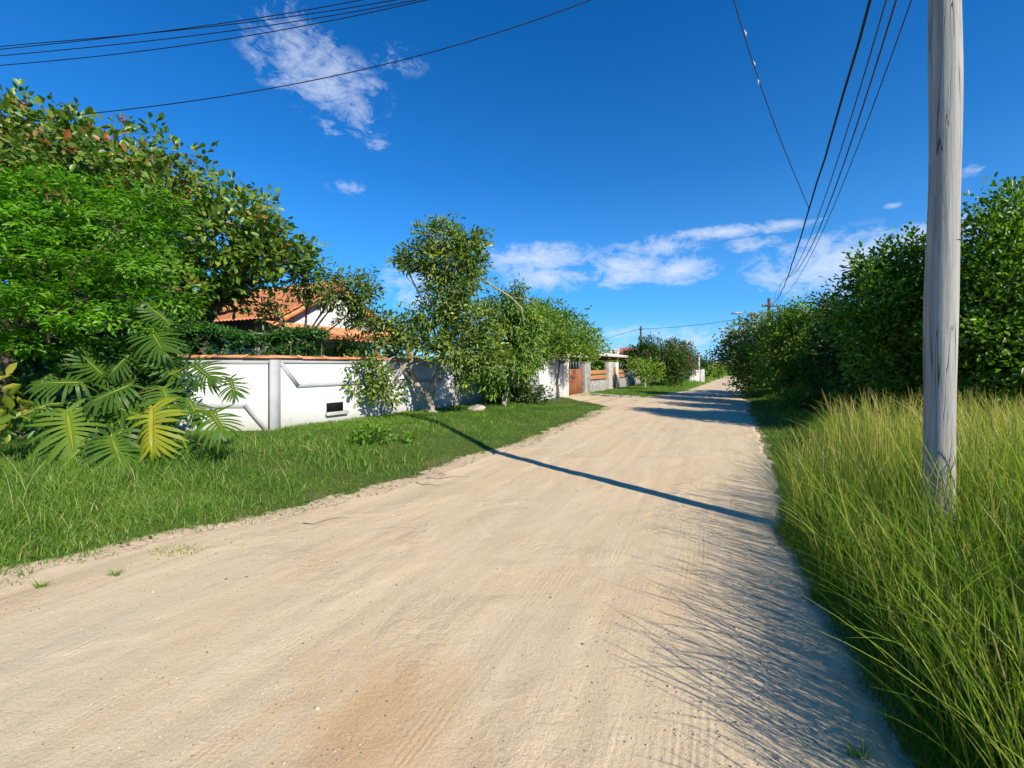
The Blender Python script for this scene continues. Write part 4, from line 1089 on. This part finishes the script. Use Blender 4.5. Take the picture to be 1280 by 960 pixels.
# fallen leaves and twigs
n = 150
y = 3.2 * (17 / 3.2) ** rng.random(n); x = xl(y) - np.abs(rng.normal(0, .8, n)) - .02
y2 = 2.2 * (8 / 2.2) ** rng.random(30); x2 = xr(y2) + np.abs(rng.normal(0, .1, 30)); x = np.concatenate([x, x2]); y = np.concatenate([y, y2]); n = len(x)
D = rand_unit(n); D[:, 2] *= .15
V, Fq = leaf_geo(np.stack([x, y, zg(x, y) + .03], 1), unit(D), unit(rand_unit(n) * .3 + UP), rng.uniform(.025, .07, n), rng.uniform(.012, .035, n))
o = np_mesh('fallen_leaves', V, [Fq], M['dry_leaf'], attrs={'tint': np.repeat(rng.random(n), 6)})
tag(o, 'dry brown fallen leaves scattered along the grass edges', 'fallen leaves', kind='stuff')
for px, py, L_, a_, lab in ((408, 652, .45, .5, 'thin bent dry twig on the sand left of centre near the verge'), (560, 598, .6, .2, 'long dry twig lying along the verge edge near the pole shadow'), (535, 607, .4, -.4, 'short dry twig at the verge edge beside a longer twig')):
    p = gp(px, py); mb = MB(); d = np.array([math.cos(a_), math.sin(a_), 0])
    pts = [p + d * L_ * f + [0, .06 * math.sin(f * 7), 0] for f in (-.5, -.2, .1, .5)]
    for q_ in pts: q_[2] = float(zg(q_[0], q_[1])) + .025
    mb.tube(pts, [.005, .0045, .004, .002], 5); mb.tube([pts[1], pts[1] + [.1, .12, .03]], [.003, .002], 4)
    tag(mb.build('twig', M['wood_twig'], None), lab, 'twig', 'dry twigs at the road edge')

# ------------------------------------------------------------------ poles and wires
pb = np.array([3.38, 3.43, 0.0]); pb[2] = float(zg(3.38, 3.43)) - .1
root = thing('utility_pole', pb, 'thick weathered grey wooden pole standing in the tall grass', 'pole')
mb = MB(); n = 60; seg = 28; V = []
for i in range(n):
    f = i / (n - 1); z_ = pb[2] + f * 7.1
    cx = 3.382 + .062 * (z_ / 4.5) + .008 * math.sin(z_ * 2.1); cy = 3.43 + .01 * math.sin(z_ * 1.7)
    r = .1015 * (1 - .012 * z_) + .004 * math.sin(z_ * 3.3 + 1)
    for k in range(seg):
        a_ = 2 * math.pi * k / seg
        rr = r * (1 + .02 * (vnoise(k * .9, z_ * .8, 3) - .5) + .018 * math.sin(2 * a_ + z_ * .4))
        V.append([cx + rr * math.cos(a_), cy + rr * math.sin(a_), z_])
Fs = [(i * seg + k, i * seg + (k + 1) % seg, (i + 1) * seg + (k + 1) % seg, (i + 1) * seg + k) for i in range(n - 1) for k in range(seg)]
Fs.append(tuple((n - 1) * seg + k for k in range(seg))); mb.add(V, Fs)
mb.build('shaft', M['pole'], root, True)
mb = MB(); zz = 2.57; ring = []
for k in range(25):
    a_ = 2 * math.pi * k / 24; ring.append([3.42 + .1035 * math.cos(a_), 3.43 + .1035 * math.sin(a_), zz + .012 * math.cos(a_ + .6)])
mb.tube(ring, .004, 5); mb.build('wire_tie', M['wire'], root, True)
mb = MB(); mb.box([3.0, 3.36, 6.62], [.9, .1, 0], [-.02, .1, 0], [0, 0, .1]); mb.build('crossarm', M['dark_wood'], root)

# far pole with lamp arm
fp = np.array([23.8, 40.0, 0])
root = thing('far_utility_pole', fp, 'dark distant pole with a crossarm rising above the right hand trees', 'pole')
mb = MB(); mb.tube([fp - UP * .2, fp + UP * 7.9], [.17, .13], 10); mb.build('shaft', M['dark_wood'], root, True)
mb = MB(); mb.box(fp + [-.75, -.2, 7.1], [1.5, 0, 0], [0, .1, 0], [0, 0, .12]); mb.build('crossarm', M['dark_wood'], root)
for s in (-.65, -.25, .3, .65):
    mb = MB(); mb.tube([fp + [s, -.15, 7.22], fp + [s, -.15, 7.34], fp + [s, -.15, 7.42]], [.04, .07, .03], 8); mb.build('insulator', M['metal'], root)
mb = MB(); mb.tube([fp + [0, 0, 6.2], fp + [-1.5, -.2, 6.5], fp + [-2.7, -.3, 6.52]], .04, 6); lamp = mb.build('lamp_arm', M['metal'], root, True)
mb = MB(); mb.tube([fp + [-2.6, -.3, 6.5], fp + [-3.1, -.3, 6.5], fp + [-3.7, -.35, 6.46]], [.06, .13, .06], 8); mb.build('lamp_head', M['metal'], lamp, True)
lp = np.array([(801 - 640) / F * 55, 55, 0])
root = thing('far_left_pole', lp, 'slim dark pole rising behind the shrubs beside the far red roof', 'pole')
mb = MB(); mb.tube([lp - UP * .2, lp + UP * 6.7], [.15, .11], 8); mb.build('shaft', M['dark_wood'], root, True)
mb = MB(); mb.box(lp + [-.3, -.15, 6.3], [.6, 0, 0], [0, .08, 0], [0, 0, .1]); mb.build('crossarm', M['dark_wood'], root)

def cat_path(pts, n=26):
    pts = np.array(pts, float); t = np.concatenate([[0], np.cumsum(np.linalg.norm(np.diff(pts, axis=0), axis=1))])
    # smooth polynomial through the supports
    u = t / t[-1]; deg = min(3, len(pts) - 1)
    cs = [np.polyfit(u, pts[:, k], deg) for k in range(3)]
    uu = np.linspace(0, 1, n); return [np.array([np.polyval(c, x_) for c in cs]) for x_ in uu]
def cable(pts, r, label, mat='black', group=None, wob=0):
    mb = MB(); p = cat_path(pts, 40)
    if wob: p = [q + rng.normal(0, wob, 3) for q in p]
    mb.tube(p, r, 6)
    o = mb.build('power_line', M[mat], None, True)
    return tag(o, label, 'cable', group)
def plane_pt(px, py, off=0.0):
    k = (fp[0] - 3.38) / (fp[1] - 3.43); x0 = 3.38 + off
    r = (px - 640) / F; Yd = (x0 - k * 3.43) / (r - k)
    return at(px, py, Yd)
gr = 'cables running from the near pole to the far pole'
endp = fp + [0, -.2, 7.3]
cable([[3.38, 3.3, 6.6], plane_pt(1088, 0), plane_pt(1040, 165), plane_pt(1012, 260), plane_pt(990, 330), endp + [-.2, 0, 0]], .019, 'thickest twisted black cable of the bundle reaching the far pole', group=gr, wob=.008)
cable([[3.5, 3.3, 6.75], plane_pt(1111, 0, .12), plane_pt(1055, 180, .12), plane_pt(1020, 270, .12), plane_pt(998, 330, .12), endp + [.3, 0, 0]], .009, 'thin cable just right of the thick twisted cable', 'wire', gr)
cable([[3.6, 3.3, 6.7], plane_pt(1122, 0, .2), plane_pt(1064, 180, .2), plane_pt(1027, 275, .2), plane_pt(1003, 330, .2), endp + [.65, 0, 0]], .011, 'second thin cable right of the thick twisted cable', 'wire', gr)
cable([[3.75, 3.3, 6.7], plane_pt(1157, 0, .45), plane_pt(1075, 170, .45), plane_pt(1035, 265, .45), plane_pt(1010, 330, .45), endp + [1.0, .3, 0]], .008, 'rightmost thin cable, closest to the wooden pole', 'wire', gr)
e = plane_pt(1012, 262)
wp = [at(880, -140, 5.0), at(918, 0, 6.2), at(945, 92, 7.4), at(982, 190, 9.2), e]
root = thing('service_cable', e, 'single thin cable with pale clips slanting down to meet the bundle', 'cable')
mb = MB(); mb.tube(cat_path(wp), .009, 5); mb.build('wire', M['wire'], root, True)
for px, py in ((931, 42), (942, 80), (947, 102)):
    q = at(px, py, 6.2 + (px - 918) / 27 * 1.2)
    mb = MB(); mb.tube([q + [-.01, 0, .05], q + [.015, 0, 0], q + [.01, 0, -.06]], [.006, .014, .006], 6); mb.build('clip', M['clip'], root, True)
gl = 'cables crossing the sky at upper left'
def lcable(p, Y0, Y1, r, lab):
    n = len(p); cable([at(a_, b2, Y0 + (Y1 - Y0) * i / (n - 1)) for i, (a_, b2) in enumerate(p)], r, lab, 'black', gl)
lcable([(-250, 88), (0, 62), (160, 45), (330, 19), (455, 0), (620, -36), (820, -95)], 11, 8, .010, 'topmost black cable crossing the sky at upper left')
lcable([(-250, 84), (0, 60), (160, 42), (330, 24), (480, 4), (620, -25), (820, -80)], 11.4, 8.2, .010, 'second cable from the top at upper left, nearly touching the first')
lcable([(-250, 94), (0, 70), (160, 54), (330, 32), (500, 5), (620, -22), (820, -75)], 11.2, 8.1, .010, 'third cable from the top at upper left')
lcable([(-250, 98), (0, 82), (160, 66), (330, 41), (450, 19), (530, 0), (820, -80)], 11.2, 8.1, .010, 'lowest of the four bunched cables at upper left')
lcable([(-200, 168), (0, 152), (140, 139), (300, 117), (440, 90), (600, 50), (730, 0), (900, -70)], 10.0, 8.0, .010, 'lone black cable slanting from the red tipped tree to the top edge')
cable([lp + [0, -.1, 6.35], lp + (fp - lp) * .35 + UP * 6.15, lp + (fp - lp) * .7 + UP * 6.2, fp + [-.7, 0, 6.4]], .022, 'faint distant cable between the slim left pole and the lamp pole', 'wire')
cable([lp + [0, -.1, 6.35], at(775, 418, 60), at(742, 428, 66)], .022, 'faint distant cable running left from the slim far pole', 'wire')

# ------------------------------------------------------------------ far structures
def far_things():
    root = thing('far_house', at(795, 470, 62) * [1, 1, 0], 'distant house with red tiled roof seen above the shrubs', 'house')
    c = at(795, 458, 62); c[2] = 0
    m = MB(); m.box(c + [-2.2, 0, 0], [5.0, 1.0, 0], [-1, 5, 0], UP * 3.4); m.build('wall', M['old_white'], root)
    m = MB(); a_ = c + [-2.9, -.6, 3.35]; u_, v_ = np.array([6.3, 1.2, 0]), np.array([-1.2, 6.2, 0])
    ap = a_ + u_ / 2 + v_ / 2 + UP * 1.1
    m.add([a_, a_ + u_, a_ + u_ + v_, a_ + v_, ap - u_ * .12, ap + u_ * .12], [(0, 1, 5, 4), (1, 2, 5), (2, 3, 4, 5), (3, 0, 4), (3, 2, 1, 0)]); m.build('roof', M['pink_tile'], root)
    m = MB(); q = at(768, 452, 48); q[2] = 0
    m.box(q + [-.55, 0, 0], [1.1, 0, 0], [0, 1.1, 0], UP * 3.35); m.box(q + [-.62, -.07, 3.35], [1.24, 0, 0], [0, 1.24, 0], UP * .12)
    m.box(q + [.42, 0, 3.47], [.1, 0, 0], [0, .1, 0], UP * .55)
    tag(m.build('water_tower_block', M['old_white'], None, bevel=.02), 'square pale masonry block standing above the porch roof', 'tower')
    a_, b2 = gp(862, 478.5), gp(880, 478)
    m = MB(); d = b2 - a_
    root = thing('far_wall', a_, 'short weathered white wall beside the road beyond the pink shrub', 'wall')
    m.box(a_ - UP * .1, d, [-.3, 1, 0], UP * 1.35); m.build('wall_panel', M['old_white'], root, bevel=.02)
    m = MB(); m.box(a_ + d * .72 - UP * .1 + [0, -.1, 0], d * .3, [0, .4, 0], UP * 1.42); m.build('pier', M['concrete'], root, bevel=.02)
    for px, tp, r, lab in ((876.5, 440, .09, 'tall thin pale post standing at the short white wall'), (865.5, 446, .06, 'shorter thin pale post left of the tall one at the white wall')):
        q = gp(px, 477.5); Yd = q[1]; h_ = H + (HY - tp) / F * Yd
        m = MB(); m.box(q + [-r, .5, -.1], [2 * r, 0, 0], [0, 2 * r, 0], UP * h_); m.box(q + [-r * 1.4, .45, h_ - .1], [2.8 * r, 0, 0], [0, 2.8 * r, 0], UP * .08)
        tag(m.build('post', M['concrete'], None), lab, 'post', 'thin posts by the short white wall')
    c = at(890, 462, 90); c[2] = 0
    root = thing('small_far_house', c, 'tiny distant house with brownish red roof where the road ends', 'house')
    m = MB(); m.box(c + [-2.5, 0, 0], [5, 0, 0], [0, 4, 0], UP * 1.5); m.build('wall', M['old_white'], root)
    m = MB(); m.prism([c + [-3, -.4, 1.45], c + [-3, 4.4, 1.45], c + [-3, 2, 2.5]], [6, 0, 0]); m.build('roof', M['tile'], root)
    q = np.array([(890.5 - 640) / F * 85, 85, 0])
    m = MB(); m.tube([q, q + UP * 4.2], [.14, .1], 6); m.box(q + [-.5, -.1, 3.9], [1, 0, 0], [0, .1, 0], UP * .1); tag(m.build('far_road_pole', M['dark_wood'], None), 'tiny dark pole near the vanishing point of the road', 'pole')
    # long low scrub on the horizon
    n = 26000; an = rng.uniform(-1.25, 1.35, n); rad = rng.uniform(105, 190, n)
    x = np.sin(an) * rad; y = np.cos(an) * rad
    hgt = 1.5 + 4.2 * fbm(an * 9 + 3, rad * .03, 101) * smooth(0, .25, np.abs(an - .49))
    z_ = rng.random(n) ** .7 * hgt
    V, Fq = leaf_geo(np.stack([x, y, z_], 1), rand_unit(n), unit(rand_unit(n) + [0, -.3, .8]), rng.uniform(.8, 1.7, n), rng.uniform(.5, 1.0, n))
    o = np_mesh('distant_scrub', V, [Fq], M['mid_leaf'], attrs={'tint': np.repeat(np.clip(rng.normal(.45, .2, n), 0, 1), 6)})
    tag(o, 'dense low woodland along the horizon behind everything', 'woodland', kind='stuff')
far_things()

# ------------------------------------------------------------------ sky, sun, camera
ELEV = math.radians(33); az = math.atan2(.63, -.775)
Sv = Vector((math.sin(az) * math.cos(ELEV), math.cos(az) * math.cos(ELEV), math.sin(ELEV)))
sun = bpy.data.lights.new('sun', 'SUN'); sun.energy = 4.8; sun.angle = math.radians(.53); sun.color = (1.0, .92, .77)
so = bpy.data.objects.new('sun', sun); so.rotation_euler = (-Sv).to_track_quat('-Z', 'Y').to_euler(); so.location = (0, 0, 30); COL.objects.link(so)

w = bpy.data.worlds.new('World'); scene.world = w; w.use_nodes = True
nt = w.node_tree; nt.nodes.clear()
class WN_(NT):
    def __init__(s): s.t = nt; s.out = s.n('ShaderNodeOutputWorld')
q = WN_()
sky = q.n('ShaderNodeTexSky', sky_type='NISHITA'); sky.sun_disc = False; sky.sun_elevation = ELEV; sky.sun_rotation = az
sky.altitude = 0; sky.air_density = 1.0; sky.dust_density = 0.0; sky.ozone_density = 3.0
hs = q.n('ShaderNodeHueSaturation'); hs.inputs['Saturation'].default_value = 1.27; hs.inputs['Value'].default_value = 1.0; hs.inputs['Hue'].default_value = .502
q.l(q.mix(1.0, sky.outputs[0], (.6, .95, 1.36), 'MULTIPLY'), hs.inputs['Color'])
dirv = q.n('ShaderNodeTexCoord').outputs['Generated']
sp = q.n('ShaderNodeSeparateXYZ'); q.l(dirv, sp.inputs[0])
azn = q.math('ARCTAN2', sp.outputs[0], sp.outputs[1]); eln = q.math('ARCSINE', sp.outputs[2])
def azel(px, py):
    v = unit(np.array([(px - 640) / F, 1, (HY - py) / F])); return math.atan2(v[0], v[1]), math.asin(v[2])
cl = None
for px, py, rx, ry_, wt in [(370, 65, 62, 62, 0.72), (420, 110, 62, 48, 0.69), (450, 140, 34, 34, 0.65), (500, 75, 34, 20, 0.40), (412, 160, 16, 14, 0.58), (470, 183, 22, 9, 0.72), (435, 235, 26, 9, 0.50),
                           (675, 325, 80, 20, 1.18), (690, 348, 60, 17, 1.23), (780, 335, 60, 24, 1.18), (850, 338, 46, 17, 1.30), (820, 310, 60, 16, 0.90), (905, 290, 120, 9, 0.84), (975, 282, 60, 9, 1.01), (940, 305, 40, 9, 1.01),
                           (1060, 330, 150, 42, 1.29), (1150, 300, 110, 26, 1.12), (1000, 345, 80, 22, 1.01), (860, 425, 120, 20, 0.56), (520, 350, 50, 24, 0.67), (520, 375, 40, 16, 0.78), (1215, 213, 26, 8, 0.67), (1115, 257, 12, 4, 0.78), (1290, 255, 60, 14, 0.90), (780, 415, 40, 10, 0.50)]:
    a0, e0 = azel(px, py); a1, _ = azel(px + rx, py); _, e1 = azel(px, py - ry_)
    m1 = q.math('DIVIDE', q.math('SUBTRACT', azn, a0), a1 - a0); m2 = q.math('DIVIDE', q.math('SUBTRACT', eln, e0), e1 - e0)
    d = q.math('SQRT', q.math('ADD', q.math('MULTIPLY', m1, m1), q.math('MULTIPLY', m2, m2)))
    v = q.math('MULTIPLY', q.math('SUBTRACT', 1.0, q.math('MULTIPLY', d, .78)), wt)
    cl = v if cl is None else q.math('MAXIMUM', cl, v)
n1 = q.noise(q.mapping(dirv, (1, 1, 1.9)), 10.5, 9, .68, .9)
n2 = q.noise(q.mapping(dirv, (1, 1, 1.7), (0, .4, .2)), 34, 8, .7, .6)
nn = q.math('ADD', q.math('MULTIPLY', n1, .65), q.math('MULTIPLY', n2, .35))
fac = q.math('ADD', q.math('MULTIPLY', cl, .62), q.math('MULTIPLY', q.math('SUBTRACT', nn, .5), 2.6))
fac = q.ramp(fac, [(.08, 0.), (.42, .42), (.85, .82)])
fac = q.math('MULTIPLY', fac, q.ramp(cl, [(.0, 0.), (.25, 1.)]))
CLOUD = (6.3, 7.1, 8.5)
base = q.mix(q.ramp(eln, [(0., .65), (.16, .32), (.4, .05), (.8, 0.)], 'B_SPLINE'), hs.outputs[0], (2.4, 5.4, 9.2))
col = q.mix(fac, base, CLOUD)
bg = q.n('ShaderNodeBackground'); bg.inputs['Strength'].default_value = .082
q.l(col, bg.inputs[0]); q.l(bg.outputs[0], q.out.inputs[0])

cam = bpy.data.cameras.new('camera'); cam.sensor_width = 36; cam.lens = 36 * F / 1280; cam.shift_y = -(480 - HY) / 1280
cam.clip_start = .05; cam.clip_end = 4000
co = bpy.data.objects.new('camera', cam); co.location = (0, 0, H); co.rotation_euler = (math.pi / 2, 0, 0); COL.objects.link(co)
scene.camera = co
scene.render.engine = 'CYCLES'
scene.cycles.use_adaptive_sampling = True; scene.cycles.adaptive_threshold = .03; scene.cycles.use_denoising = True
scene.cycles.max_bounces = 4; scene.cycles.transparent_max_bounces = 4; scene.cycles.diffuse_bounces = 2; scene.cycles.glossy_bounces = 2; scene.cycles.transmission_bounces = 3
vs = scene.view_settings; vs.view_transform = 'Standard'; vs.look = 'None'; vs.exposure = .58; vs.gamma = 1; vs.use_curve_mapping = False
